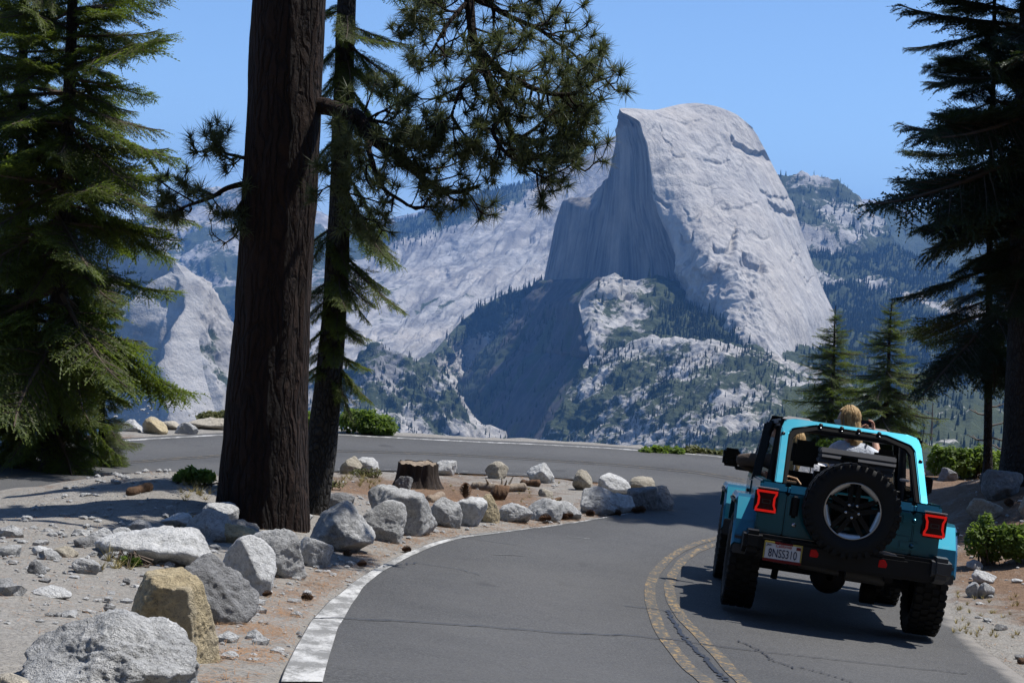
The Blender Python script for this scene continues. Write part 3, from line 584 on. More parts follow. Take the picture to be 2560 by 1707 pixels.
# ------------------------------------------------------------------ near trees and bushes
def bark_mat(name, a, b, scale=1.0, crack=(.012, .009, .008), depth=.05, z=.16):
    s = N(name); c = s.coord('Object'); q = s.map(s.n('VectorMath', {0: c, 1: s.n('VectorMath', {0: s.n('TexNoise', {'Vector': s.map(c, (1, 1, .4)), 'Scale': 7.0, 'Detail': 4.0}).outputs[1], 3: .16}, operation='SCALE').outputs[0]}, operation='ADD').outputs[0], (1, 1, z))
    v = s.n('TexVoronoi', {'Vector': q, 'Scale': 9 * scale, 'Randomness': 1.0}, feature='DISTANCE_TO_EDGE').outputs['Distance']
    n = s.noise(q, 16 * scale, 6, .7); n2 = s.noise(c, 40 * scale, 4, .7)
    col = s.mix(n, a, b); col = s.mix(s.math('MULTIPLY', s.ramp(v, (.0, 1.0), (.16, 0.0)), s.ramp(s.noise(c, 5, 3, .6), (.35, .2), (.6, .9))), col, crack)
    h = s.math('ADD', s.math('MULTIPLY', s.ramp(v, (0, 0.0), (.25, 1.0)), 1.0), s.math('ADD', s.math('MULTIPLY', n, .6), s.math('MULTIPLY', n2, .25)))
    return s.done(col, .95, s.bump(h, depth, 1.0))
M_PBARK = bark_mat('pine_bark', (.012, .007, .0055), (.036, .019, .013), 1.5, crack=(.008, .005, .004), z=.13)
M_FBARK = bark_mat('fir_bark', (.022, .018, .016), (.06, .052, .046), 2.6, depth=.03, z=.4)
M_TWIG = simple('twig_wood', (.085, .065, .05), .9)
M_DEAD = simple('dead_wood', (.17, .15, .135), .9)
def leaf_mat(name, dark, light, trans, amount=.35, tipc=None):
    s = N(name); c = s.n('NewGeometry').outputs['Position']
    f = s.noise(c, 1.6, 3, .6); col = s.mix(s.ramp(f, (.3, 0.0), (.7, 1.0)), dark, light)
    if tipc: col = s.mix(s.attr('tip'), col, tipc)
    s.done(col, .55, Specular_IOR_Level=.3)
    tr = s.n('BsdfTranslucent', {'Color': s.mix(.5, trans, col) if tipc is None else s.mix(s.attr('tip'), trans, (trans[0] * 1.5, trans[1] * 1.35, trans[2]))})
    mx = s.n('MixShader', {0: amount}); s.t.links.new(s.b.outputs[0], mx.inputs[1]); s.t.links.new(tr.outputs[0], mx.inputs[2])
    s.t.links.new(mx.outputs[0], s.out.inputs['Surface']); return s.m
M_FIR = leaf_mat('fir_needles', (.020, .035, .011), (.046, .068, .017), (.13, .19, .022), .42, (.115, .145, .024))
M_FIRD = leaf_mat('dark_fir_needles', (.012, .022, .010), (.024, .036, .014), (.035, .060, .012), .25, (.030, .044, .014))
M_PINE = leaf_mat('pine_needles', (.045, .060, .026), (.095, .110, .046), (.15, .18, .05), .34)
M_LEAF = leaf_mat('bush_leaves', (.075, .125, .022), (.145, .205, .042), (.30, .44, .05), .5)
M_LEAFD = leaf_mat('dull_bush_leaves', (.07, .085, .025), (.14, .14, .045), (.16, .18, .04), .3)

def tube(pts, rad, sides=5):
    """tapered tube along points -> verts, quads"""
    p = np.asarray(pts, float); n = len(p); r = np.broadcast_to(np.asarray(rad, float), (n,))
    t = np.gradient(p, axis=0); t /= np.linalg.norm(t, axis=1)[:, None] + 1e-12
    ref = np.where(np.abs(t[:, 2:3]) > .9, np.array([[1.0, 0, 0]]), np.array([[0, 0, 1.0]]))
    a = np.cross(t, ref); a /= np.linalg.norm(a, axis=1)[:, None] + 1e-12; b = np.cross(t, a)
    an = np.arange(sides) * 2 * math.pi / sides
    v = p[:, None] + r[:, None, None] * (np.cos(an)[None, :, None] * a[:, None] + np.sin(an)[None, :, None] * b[:, None])
    i = np.arange(n * sides).reshape(n, sides); f = np.stack([i[:-1], np.roll(i, -1, 1)[:-1], np.roll(i, -1, 1)[1:], i[1:]], -1).reshape(-1, 4)
    return v.reshape(-1, 3), f
class Geo:
    """collects triangles and quads with material slots and a 'tip' attribute"""
    def __init__(s): s.v, s.f3, s.f4, s.m3, s.m4, s.tip, s.n = [], [], [], [], [], [], 0
    def add(s, v, f, m=0, tip=0.0):
        v = np.asarray(v, float).reshape(-1, 3); f = np.asarray(f) + s.n
        (s.f3 if f.shape[1] == 3 else s.f4).append(f); (s.m3 if f.shape[1] == 3 else s.m4).append(np.full(len(f), m))
        s.v.append(v); s.tip.append(np.broadcast_to(np.asarray(tip, float), (len(v),))); s.n += len(v)
    def mesh(s, name, mats, smooth=False):
        f = [np.concatenate(x) for x in (s.f3, s.f4) if x]; m = np.concatenate([np.concatenate(x) for x in (s.m3, s.m4) if x])
        return mesh_np(name, np.concatenate(s.v), f, mats, smooth, m, {'tip': np.concatenate(s.tip)})
def unit(v): return v / (np.linalg.norm(v, axis=-1, keepdims=True) + 1e-12)

def combs(rs, a, b, w, g, m=0, k=6, tip0=0.0, tip1=1.0):
    """needle brushes on many twigs at once: from a to b (n,3), half width w"""
    n = len(a); d = b - a; L = np.linalg.norm(d, axis=1)[:, None]; t = d / (L + 1e-9)
    up = np.array([0, 0, 1.0]) + rs.normal(0, .35, (n, 3)); sd = unit(np.cross(t, up)); nu = unit(np.cross(sd, t))
    V, tp = [], []
    for q in range(k):
        f0 = q / k; f1 = (q + 1.0) / k
        for sg in (-1, 1):
            ww = w * rs.uniform(.7, 1.25, (n, 1)) * (1 - .45 * f0)
            p0 = a + d * f0; p1 = a + d * f1
            tipp = a + d * (f0 + .5 / k) + sg * sd * ww + t * ww * rs.uniform(.5, 1.1, (n, 1)) + nu * ww * rs.normal(.15, .35, (n, 1))
            V.append(np.stack([p0, p1, tipp], 1)); tp.append(np.full((n, 3), tip0 + (tip1 - tip0) * f0))
    V = np.concatenate(V).reshape(-1, 3); g.add(V, np.arange(len(V)).reshape(-1, 3), m, np.concatenate(tp).ravel())

def fir_branch(seed, L=2.0, dens=1.0, mats=None, droop=.16, bare=.14):
    rs = np.random.RandomState(seed); g = Geo()
    def axis(s):
        s = np.asarray(s, float); return np.stack([L * s, .05 * L * np.sin(3.1 * s + seed), -droop * L * s ** 1.6 + .10 * L * s ** 4], -1)
    S = np.linspace(0, 1, 12); g.add(*tube(axis(S), .018 * L * (1 - .9 * S) ** .8 + .002, 5), 1)
    A, B = [], []
    st = bare
    while st < .985:
        sg = 1 if rs.rand() < .5 else -1
        for sg in (1, -1):
            s0 = min(.99, st + rs.uniform(-.01, .01)); p = axis(s0)
            ln = L * (.40 * (1 - s0) ** .75 * min(1, (s0 - bare + .08) / .25) + .045) * rs.uniform(.7, 1.15)
            an = math.radians(rs.uniform(48, 62) - 14 * s0); d = np.array([math.cos(an), sg * math.sin(an), rs.normal(-.10, .14)])
            n = max(2, int(ln / (.055 * L / 2) * dens)); u = (np.arange(n) + .5) / n
            e = p + d * ln + np.array([0, 0, -.12 * ln])
            if ln > .12 * L: g.add(*tube([p, p + d * ln * .55, e], [.006 * L * (1 - s0) + .002, .004, .0015], 3), 1)
            q = p + (e - p) * u[:, None]
            for s2 in (1, -1):
                an2 = np.radians(rs.uniform(38, 58, n)) * s2; dd = unit(d); c, s_ = np.cos(an2)[:, None], np.sin(an2)[:, None]
                pd = np.array([-dd[1], dd[0], 0]); l2 = (ln * .30 * (1 - u) + .035 * L) * rs.uniform(.65, 1.2, n)
                A.append(q); B.append(q + (dd * c + pd * s_ + np.array([0, 0, 1]) * rs.normal(-.03, .16, (n, 1))) * l2[:, None])
            A.append(np.array([p + (e - p) * .55])); B.append(np.array([e + d * .05 * L]))
        st += .034 / dens * rs.uniform(.8, 1.2)
    A, B = np.concatenate(A), np.concatenate(B)
    combs(rs, A, B, .019 * (L / 2) ** .5, g, 0, 6, 0, 1)
    sh = rs.rand(len(A)) < .32; D_ = (B - A)[sh]; P_ = A[sh] + D_ * rs.uniform(.3, .7, (sh.sum(), 1))       # a second, hanging tier of twigs
    rot = np.stack([D_[:, 0] * .8 - D_[:, 1] * .5, D_[:, 0] * .5 + D_[:, 1] * .8, D_[:, 2] - .35 * np.linalg.norm(D_, axis=1)], -1) * .75
    combs(rs, P_, P_ + rot, .017 * (L / 2) ** .5, g, 0, 5, .1, .8)
    A = axis(np.linspace(.3, .97, 18)); combs(rs, A[:-1], A[1:], .022, g, 0, 3, 0, .4)
    return g.mesh('branch', mats)

def trunk_mesh(pts, rad, mat, sides=14, rough=.05, seed=0, flare=0.0):
    p = np.asarray(pts, float); s = np.concatenate([[0], np.cumsum(np.linalg.norm(np.diff(p, axis=0), axis=1))]); n = max(16, int(s[-1] / .12)); t = np.linspace(0, s[-1], n)
    q = np.stack([np.interp(t, s, p[:, k]) for k in range(3)], -1); r = np.interp(t, s, rad)
    k_ = np.hanning(7); k_ /= k_.sum(); q[3:-3] = np.stack([np.convolve(q[:, k], k_, 'valid') for k in range(3)], -1)
    r = r * (1 + flare * np.exp(-t / .45)); v, f = tube(q, r, sides); v = v.reshape(n, sides, 3); c = q[:, None]
    d = v - c; v = c + d * (1 + rough * (fbm(np.concatenate([(v[..., :2] - c[..., :2]) * 4 + seed, v[..., 2:] * .7], -1), 3) + .5 * ridged(np.concatenate([d[..., :2] / r[:, None, None] * 2.4 + seed, v[..., 2:] * .5], -1), 3) - .3))[..., None]
    return mesh_np('trunk', v, f, [mat])

def fir_tree(name, base, top, r0, crownR, z0, protos, label, group, seed, spacing=.27, per=4, bark=None, view=None, mind=.0):
    """base/top world points; crownR(f) = branch length at height fraction f; protos = branch meshes of length 2"""
    base, top = np.asarray(base, float), np.asarray(top, float); rg = random.Random(seed)
    t = bpy.data.objects.new(name, None); COL.objects.link(t); t.location = base; t['label'] = label; t['category'] = 'tree'
    if group: t['group'] = group
    H = np.linalg.norm(top - base); ax = lambda f: base + (top - base) * f
    fs = np.linspace(0, 1, 24); pts = np.array([ax(f) - base for f in fs]); pts[:, 0] += .04 * np.sin(fs * 7 + seed) * fs
    link('trunk', trunk_mesh(pts, r0 * (1 - fs) ** .85 + .008, bark or M_FBARK, 10, .05, seed, .35), t)
    h = z0; a = rg.uniform(0, 6)
    while h < H - .12:
        f = h / H; R = crownR(f) * (.78 + .5 * rg.random())
        for k in range(per):
            a += 2 * math.pi / per + rg.uniform(-.5, .5); ln = R * rg.uniform(.5, 1.1)
            if ln < .1: continue
            o = link('branch', rg.choice(protos), t)
            pit = math.radians(-30 + 55 * f ** 1.2 + rg.uniform(-20, 17)); hh = h + rg.uniform(-.1, .1)
            sc = ln / 2.0; zz = max(.55, min(1.0, 1.0)); p = ax(min(1, hh / H)) - base
            o.matrix_basis = Matrix.Translation(Vector(p)) @ Matrix.Rotation(a, 4, 'Z') @ Matrix.Rotation(-pit, 4, 'Y') @ Matrix.Rotation(rg.uniform(-.65, .65), 4, 'X') @ Matrix.Diagonal((sc, sc * rg.uniform(.85, 1.1), sc, 1))
        a += 1.1; h += spacing * (1 - .45 * f) * rg.uniform(.8, 1.2)
    return t
BR = [fir_branch(k, 2.0, 1.0, [M_FIR, M_TWIG], droop=.10 + .04 * (k % 4)) for k in range(6)]
BRD = [fir_branch(20 + k, 2.0, 1.15, [M_FIRD, M_TWIG], droop=.10 + .05 * (k % 3)) for k in range(5)]
BRS = [fir_branch(40 + k, 2.0, .62, [M_FIR, M_TWIG], droop=.06) for k in range(4)]
cone = lambda R, lo=.0: (lambda f: R * (1 - f) ** .8 * min(1, .55 + f * 3))
def on_ground(px, d):
    q = P(px, 1300, d); return np.array([q[0], d, float(gz(q[0], d, False)) - .05])
def fir_at(name, pxb, d, pxt, pyt, r0, crownR, z0, protos, label, seed, base=None, **kw):
    b = on_ground(pxb, d) if base is None else base
    return fir_tree(name, b, P(pxt, pyt, d), r0, crownR, z0, protos, label, None, seed, **kw)
fir_at('fir_tree', 122, 20.6, 214, -760, .13, lambda f: float(np.interp(f, [0, .08, .2, .43, .66, .82, 1], [.75, .95, 1.85, 1.8, 1.05, .6, .1])), .25, BR, 'tall green fir with the thicker trunk, its sprays hanging down over the brown soil', 11, spacing=.29, per=5)
fir_at('fir_tree', 42, 21.8, 70, -700, .11, lambda f: float(np.interp(f, [0, .08, .2, .43, .66, .82, 1], [.7, 1.0, 1.6, 1.5, 1.1, .6, .1])), .3, BR, 'dark fir with a thin bare trunk at the left edge of the view', 12, spacing=.30, per=4)
fir_at('fir_tree', -90, 23.0, -60, -900, .12, lambda f: 1.7 * (1 - f) ** .62 * min(1, .6 + f * 2), .3, BR, 'fir half cut off by the left edge, only its right hand sprays showing', 13, spacing=.30, per=4)
fir_at('fir_tree', 250, 22.6, 262, 640, .05, lambda f: .75 * (1 - f) ** .6 * min(1, .6 + f * 2), .15, BR, 'small young fir low beside the tall firs, branches touching the brown soil', 14, spacing=.16, per=5)
# big dark fir on the right with a slimmer one behind
fir_at('fir_tree', 2556, 23.0, 2590, -900, .30, lambda f: 3.15 * (1 - f) ** .7 * sst(.10, .36, f) ** .7, 2.7, BRD, 'big dark fir at the right edge with a thick black trunk', 15, spacing=.42, per=5)
fir_at('fir_tree', 2462, 24.5, 2488, -560, .055, lambda f: 2.3 * (1 - f) ** .7 * sst(.04, .3, f) ** .6, 1.9, BRD, 'slim dark fir just behind the big fir, its thin trunk crossing the upper boughs', 16, spacing=.36, per=4)
# two young firs down the slope past the bend
for (xb, yb, d, xt, yt, R, lab, sd) in ((2070, 1130, 52, 2092, 764, 1.75, 'young pointed fir behind the open car, shorter of the two past the bend', 17), (2208, 1120, 49, 2232, 744, 1.95, 'young fir right of the standing woman, taller of the two past the bend', 18)):
    fir_at('fir_tree', xb, d, xt, yt, .10, (lambda R: lambda f: R * (1 - f) ** .75 * min(1, .7 + f * 1.5))(R), .1, BRS, lab, sd, base=P(xb, yb, d), spacing=.17, per=7)

# --- the big pine: trunk, limbs with needle tufts
def pine(base_px, d):
    t = bpy.data.objects.new('pine_tree', None); COL.objects.link(t)
    b = hit(*base_px); d = b[1]; t.location = b; t['label'] = 'massive dark red brown pine trunk between the rocks with limbs of long needles'; t['category'] = 'tree'
    px = [(658, 1300), (662, 1200), (664, 1100), (668, 1000), (680, 800), (690, 600), (702, 400), (712, 200), (725, 0), (745, -300), (765, -700), (785, -1200)]
    w = [226, 214, 207, 204, 188, 184, 181, 180, 180, 172, 160, 140]
    pts = [P(x, y, d) - b for x, y in px]; pts[0] = pts[0] * 1.0; pts.insert(0, pts[0] + np.array([0, 0, -.35])); w.insert(0, 236)
    link('trunk', trunk_mesh(np.array(pts), np.array(w) / 2 / FPX * d, M_PBARK, 44, .07, 3, .06), t)
    return t, b, d
PT, PB, PD = pine((655, 1302), 19.5)
def tufts(rs, g, c, ax, n=66, L=.17, w=.0042, m=0):
    """bursts of needles at points c with axis ax (k,3)"""
    k = len(c); v = unit(ax[:, None] * rs.uniform(-.25, 1.15, (k, n, 1)) + unit(rs.normal(size=(k, n, 3))) * .95)
    l = L * rs.uniform(.65, 1.1, (k, n, 1)) * rs.uniform(.8, 1.15, (k, 1, 1)); s = unit(np.cross(v, rs.normal(size=(k, n, 3)))) * w
    o = c[:, None] - ax[:, None] * L * .35 * rs.uniform(0, 1, (k, n, 1))
    sag = np.array([0, 0, -.10]) * L
    V = np.stack([o - s, o + s, o + v * l + sag * rs.uniform(0, 1, (k, n, 1))], 2).reshape(-1, 3)
    g.add(V, np.arange(len(V)).reshape(-1, 3), m)
def limb(line, r0, nside, seed, parent, org, tuft=(66, .17), start=.2, slen=(.5, 1.0), hang=0.0, spread=1.0):
    """line: (px, py, d); wood with curling side shoots, each ending in needle tufts"""
    rs = np.random.RandomState(seed); L3 = P(*np.array(line, float).T) - org
    s = np.concatenate([[0], np.cumsum(np.linalg.norm(np.diff(L3, axis=0), axis=1))]); n = 40; t = np.linspace(0, s[-1], n); q = np.stack([np.interp(t, s, L3[:, k]) for k in range(3)], -1)
    kk = np.hanning(9); kk /= kk.sum(); q[4:-4] = np.stack([np.convolve(q[:, k], kk, 'valid') for k in range(3)], -1); q += .02 * fbm(q * 3 + seed, 3)[:, None]
    r = r0 * (1 - .88 * np.linspace(0, 1, n)) ** .9 + .004
    wood, leaf = Geo(), Geo(); wood.add(*tube(q, r, 7)); tg = unit(np.gradient(q, axis=0)); C, AX = [q[-1]], [tg[-1]]
    for k in range(nside):
        f = start + (1 - start) * (k + rs.uniform(0, 1)) / nside; i = min(n - 2, int(f * (n - 1))); p = q[i]
        d = unit(tg[i] * .7 + unit(np.cross(tg[i], rs.normal(size=3))) * spread + np.array([0, 0, -.15 - hang])); ln = rs.uniform(*slen) * (1 - .45 * f)
        u = np.linspace(0, 1, 7)[:, None]; end = unit(d * .5 + np.array([0, 0, .55 - hang * .6]) + rs.normal(0, .25, 3)); c = p + d * ln * u * (1 - .25 * u) + end * ln * .42 * u ** 2.2 + .03 * rs.normal(size=3) * np.sin(u * 6)
        wood.add(*tube(c, .011 * (1 - .55 * u[:, 0]) * (.6 + ln), 4)); C.append(c[-1]); AX.append(unit(c[-1] - c[-2]))
        for j in range(rs.randint(1, 4)):
            v = rs.uniform(.35, .9); p2 = c[int(v * 6)]; d2 = unit(unit(c[-1] - c[0]) * .6 + unit(rs.normal(size=3)) * .8 + np.array([0, 0, .1])); l2 = ln * rs.uniform(.2, .45) + .05
            m_ = p2 + d2 * l2 * .6 + np.array([0, 0, -.03]); e2 = p2 + d2 * l2 + np.array([0, 0, .05]); wood.add(*tube([p2, m_, e2], [.007, .005, .004], 3)); C.append(e2); AX.append(unit(e2 - m_))
    C, AX = np.array(C), np.array(AX); tufts(rs, leaf, C, AX, *tuft)
    o = link('limb', wood.mesh('limb', [M_PBARK], True), parent); nl = link('needles', leaf.mesh('needles', [M_PINE]), o); nl['kind'] = 'stuff'
    return o
D = PD
# limb that hangs in from above the frame
limb([(752, -420, D), (900, -330, D - .2), (1050, -260, D - .4), (1135, -150, D - .6), (1172, 0, D - .7), (1186, 123, D - .8), (1214, 207, D - .85), (1258, 286, D - .9), (1283, 355, D - .9), (1337, 398, D - .9), (1400, 408, D - .9), (1436, 402, D - .9), (1472, 352, D - .9)], .075, 28, 1, PT, PB, (66, .17), .45, (.38, .78))
limb([(1186, 110, D - .8), (1250, 180, D - 1.0), (1337, 222, D - 1.1), (1400, 238, D - 1.2), (1450, 232, D - 1.2), (1505, 178, D - 1.2)], .036, 25, 2, PT, PB, (72, .17), .1, (.4, .85))
limb([(1165, -20, D - .7), (1230, 20, D - .4), (1310, 60, D - .3), (1400, 110, D - .2), (1460, 150, D - .1)], .032, 18, 3, PT, PB, (72, .17), .0, (.4, .8))
limb([(1172, 0, D - .7), (1120, 60, D - .9), (1080, 130, D - 1.0), (1050, 160, D - 1.0)], .022, 8, 4, PT, PB, (70, .16), .1, (.35, .7))
limb([(1200, 170, D - .8), (1150, 220, D - 1.0), (1130, 290, D - 1.1), (1170, 350, D - 1.1), (1200, 372, D - 1.1)], .020, 11, 5, PT, PB, (70, .16), .1, (.35, .7), .1)
limb([(1140, -140, D - .6), (1080, -60, D - .5), (1040, 20, D - .5), (1000, 70, D - .5)], .02, 9, 6, PT, PB, (70, .16), .2, (.3, .6))
limb([(1258, 286, D - .9), (1230, 330, D - 1.1), (1270, 390, D - 1.2), (1360, 440, D - 1.2), (1386, 452, D - 1.2)], .022, 15, 7, PT, PB, (70, .16), .15, (.3, .6), .1)
limb([(1283, 340, D - .9), (1350, 352, D - .8), (1420, 330, D - .7), (1455, 290, D - .7)], .022, 15, 27, PT, PB, (70, .16), .1, (.3, .6), .0)
limb([(1160, -80, D - .6), (1230, -40, D - .2), (1290, -10, D), (1350, 10, D)], .026, 13, 28, PT, PB, (70, .17), .1, (.35, .7), .0)
# right limb at mid height
limb([(790, 262, D), (850, 278, D - .3), (893, 296, D - .5), (942, 355, D - .6), (1016, 409, D - .7), (1061, 456, D - .7), (1100, 478, D - .7), (1150, 480, D - .7), (1196, 466, D - .7)], .085, 24, 8, PT, PB, (60, .165), .24, (.35, .72), .1)
limb([(942, 350, D - .6), (1000, 352, D - .8), (1060, 372, D - .8), (1100, 345, D - .8)], .026, 12, 9, PT, PB, (64, .16), .1, (.3, .6))
limb([(905, 300, D - .5), (930, 400, D - .8), (960, 470, D - .9), (1030, 520, D - .9), (1090, 512, D - .9)], .03, 11, 10, PT, PB, (60, .16), .2, (.3, .6), .15)
limb([(880, 290, D - .5), (868, 380, D - .7), (850, 460, D - .8), (900, 540, D - .8), (950, 560, D - .8)], .026, 10, 11, PT, PB, (56, .16), .35, (.3, .55), .2)
limb([(893, 296, D - .5), (940, 300, D - .3), (985, 310, D - .2), (1010, 330, D - .2)], .022, 9, 12, PT, PB, (60, .16), .1, (.3, .55))
# left limbs
limb([(640, 452, D), (600, 463, D - .1), (560, 474, D - .2), (533, 493, D - .2), (474, 512, D - .3), (425, 535, D - .3)], .030, 11, 13, PT, PB, (64, .165), .42, (.3, .55))
limb([(650, 395, D), (605, 392, D), (560, 380, D), (525, 365, D)], .02, 7, 14, PT, PB, (62, .165), .3, (.25, .45))
limb([(640, 520, D), (605, 560, D - .2), (590, 590, D - .2), (560, 610, D - .2)], .012, 4, 15, PT, PB, (14, .10), .3, (.2, .4))
limb([(640, 470, D), (600, 510, D - .3), (580, 540, D - .3)], .018, 5, 16, PT, PB, (50, .15), .4, (.2, .35), .2)

# --- leaning fir right behind the pine
tb = hit(785, 1290); td = tb[1] + .3
ft = bpy.data.objects.new('fir_tree', None); COL.objects.link(ft); ft.location = tb; ft['label'] = 'slender leaning fir right against the big pine with short hanging sprays'; ft['category'] = 'tree'
tp = [(778, 1310), (784, 1250), (800, 1150), (812, 1050), (822, 950), (835, 800), (842, 650), (850, 450), (860, 200), (866, 0), (874, -300), (880, -700)]
tw = [84, 78, 72, 70, 68, 60, 58, 52, 48, 46, 38, 26]
link('trunk', trunk_mesh(np.array([P(x, y, td) - tb for x, y in tp]), np.array(tw) / 2 / FPX * td, bark_mat('rough_fir_bark', (.014, .013, .012), (.085, .08, .075), 2.4, depth=.05, z=.45), 26, .12, 5, .1), ft)
rg = random.Random(9)
def spray(px, py, az, ln, pit, protos=BR):
    o = link('branch', rg.choice(protos), ft); p = P(px, py, td) - tb
    o.matrix_basis = Matrix.Translation(Vector(p)) @ Matrix.Rotation(math.radians(az), 4, 'Z') @ Matrix.Rotation(-math.radians(pit), 4, 'Y') @ Matrix.Rotation(rg.uniform(-.3, .3), 4, 'X') @ Matrix.Diagonal((ln / 2, ln / 2 * .95, ln / 2, 1))
for px, py, az, ln, pit in ((845, 640, -15, .95, -28), (845, 665, -45, .7, -35), (845, 690, -5, .6, -50), (838, 690, 195, .5, -35), (836, 720, 215, .55, -45), (836, 790, -40, .5, -30), (836, 800, 10, .45, -25), (834, 800, 200, .5, -40), (828, 860, 170, .45, -35), (832, 900, -10, .62, -40),
        (832, 930, -30, .6, -52), (830, 880, 30, .5, -20), (826, 895, 210, .45, -30), (838, 750, -80, .45, -40), (836, 830, -75, .45, -45), (848, 560, 190, .8, -35), (848, 600, -60, .5, -40),
        (862, 60, -10, .75, -15), (862, 110, -30, .85, -30), (862, 150, 10, .8, -30), (860, 200, -15, .8, -45), (860, 240, -50, .6, -50), (866, 20, 190, .6, -20), (862, 100, 200, .55, -40), (860, 190, 190, .6, -45), (868, -60, 5, 1.0, -10), (862, 130, -75, .6, -45), (856, 330, 195, .6, -45), (856, 330, -20, .8, -40), (854, 420, -10, .9, -45), (850, 480, -35, .9, -45), (852, 520, 20, .9, -40), (862, 20, -80, .6, -40), (858, 260, -90, .5, -50)):
    spray(px, py, az, ln, pit)
    for q in range(1): spray(px + rg.uniform(-5, 5), py + rg.uniform(-22, 22), az + rg.uniform(-40, 40), ln * rg.uniform(.6, 1.0), pit + rg.uniform(-18, 8))

# --- dead snags at the right
def snag(px, py0, py1, d, r, label, seed, arms, lean=6, base=None):
    rs = np.random.RandomState(seed); b = P(px, py0, d) if base is None else base; t = bpy.data.objects.new('dead_tree', None); COL.objects.link(t); t.location = b; t['label'] = label; t['category'] = 'tree'
    e = P(px + lean, py1, d) - b; link('trunk', trunk_mesh(np.array([[0, 0, 0], e * .5 + [.02, 0, 0], e]), [r, r * .75, r * .25], M_DEAD, 8, .08, seed), t)
    for f, az, ln, up in arms:
        p = e * f; v = np.array([math.cos(az), math.sin(az) * .6, up]); q = np.array([p, p + v * ln * .5 + [0, 0, -.05 * ln], p + v * ln + [0, 0, .08 * ln]])
        g = Geo(); g.add(*tube(q, [r * .4, r * .28, r * .1], 5)); m = p + v * ln * .6; g.add(*tube([m, m + np.array([v[0] * .2, .1, .25]) * ln * .6], [r * .2, r * .06], 4)); link('branch', g.mesh('branch', [M_DEAD], True), t)
    return t
snag(2463, 1115, 985, 28.2, .055, 'grey dead snag with bare upturned branches, left of the thick black fir trunk', 1, [(.2, 3.3, .55, .1), (.3, .1, .5, .3), (.45, 3.4, .4, .15), (.5, -.2, .65, -.1), (.62, .2, .5, .35), (.75, 3.2, .35, .2), (.85, 0, .3, .2)], 8, on_ground(2460, 28.2))
snag(2327, 1100, 1005, 60, .05, 'thin dead stem poking up behind the bright green bush', 2, [(.5, .2, .3, .2), (.7, 3.2, .3, .2)], 5)
snag(2520, 1120, 1010, 28.0, .06, 'second bare snag half hidden beside the thick fir trunk', 3, [(.4, 3.3, .4, .2), (.6, 0, .4, .3)], 4, on_ground(2520, 28.0))

# --- bushes
def bush_mesh(seed, lumps, n, leaf=.045, mat=None, stems=14):
    rs = np.random.RandomState(seed); g = Geo(); C = np.array([l[:3] for l in lumps]); R = np.array([l[3:] for l in lumps])
    k = rs.choice(len(lumps), n, p=(R.prod(1) ** .67) / (R.prod(1) ** .67).sum()); v = unit(rs.normal(size=(n, 3))); v[:, 2] = np.abs(v[:, 2]) * np.where(rs.rand(n) < .8, 1, -.5); rr = rs.uniform(.35, 1.05, (n, 1)) ** .45
    p = C[k] + v * R[k] * rr * (1 + .22 * fbm(v * 2.2 + k[:, None] * 3.1, 3))[:, None]; p[:, 2] = np.maximum(p[:, 2], .02 + rs.uniform(0, .05, n))
    nn = unit(v * .8 + rs.normal(0, .7, (n, 3)) + np.array([0, 0, .5])); a = unit(np.cross(nn, rs.normal(size=(n, 3)))); b = np.cross(nn, a); s = leaf * rs.uniform(.55, 1.25, (n, 1))
    V = np.stack([p - a * s, p + b * s * .5 + nn * s * .12, p + a * s, p - b * s * .5 + nn * s * .12], 1).reshape(-1, 3); g.add(V, np.arange(4 * n).reshape(-1, 4), 0)
    fo = g.mesh('foliage', [mat or M_LEAF]); w = Geo()
    for i in range(stems):
        j = rs.randint(len(lumps)); e = C[j] + unit(rs.normal(size=3)) * R[j] * .8; e[2] = max(e[2], .1); st = np.array([C[j][0] * .6 + rs.normal(0, .05), C[j][1] * .6, 0]); w.add(*tube([st, (st + e) / 2 + rs.normal(0, .05, 3), e], [.014, .009, .004], 4))
    return fo, w.mesh('stem', [M_TWIG], True)
def bush(px0, px1, pyt, pyb, label, seed, n, d=None, leaf=.045, mat=None, lump=6, name='bush', dz=0):
    b = hit((px0 + px1) / 2, pyb) if d is None else P((px0 + px1) / 2, pyb, d); d = b[1]
    w = (px1 - px0) / FPX * d; h = (pyb - pyt) / FPX * d; rs = np.random.RandomState(seed + 99); L = []
    for i in range(lump):
        x = (i + .5) / lump - .5; L.append((x * w * .8, rs.uniform(-.2, .3) * w * .4, h * rs.uniform(.25, .45), w / lump * rs.uniform(.85, 1.2), w / lump * 1.1, h * rs.uniform(.42, .60)))
    t = bpy.data.objects.new(name, None); COL.objects.link(t); t.location = (b[0], b[1], b[2] + dz); t['label'] = label; t['category'] = 'bush'
    fo, st = bush_mesh(seed, L, n, leaf, mat); link('foliage', fo, t); link('stem', st, t); return t
bush(2312, 2522, 1104, 1196, 'wide bright green bush behind the right flank of the car, under the snags', 1, 5200, leaf=.05, lump=8)
bush(2402, 2620, 1290, 1412, 'green bush spreading over the sandy bank at the right edge', 2, 4200, leaf=.04, lump=7)
bush(846, 992, 1012, 1086, 'rounded green bush beyond the far road line, right of the leaning fir', 3, 3600, leaf=.05, lump=5, dz=-.05)
bush(755, 815, 1012, 1086, 'green bush seen between the pine trunk and the leaning fir', 4, 1500, leaf=.05, lump=3, dz=-.05)
bush(440, 532, 1166, 1212, 'small dark green bush on the brown soil left of the pine', 5, 1500, leaf=.032, lump=4)
bush(1598, 1712, 1098, 1132, 'low light green bush row beyond the far road line, left half', 6, 2200, d=30.6, leaf=.045, lump=7, dz=-.1)
bush(1700, 1822, 1100, 1146, 'low olive bush beyond the far road line next to the car mirror', 7, 2200, d=30.9, leaf=.045, lump=6, mat=M_LEAFD, dz=-.12)
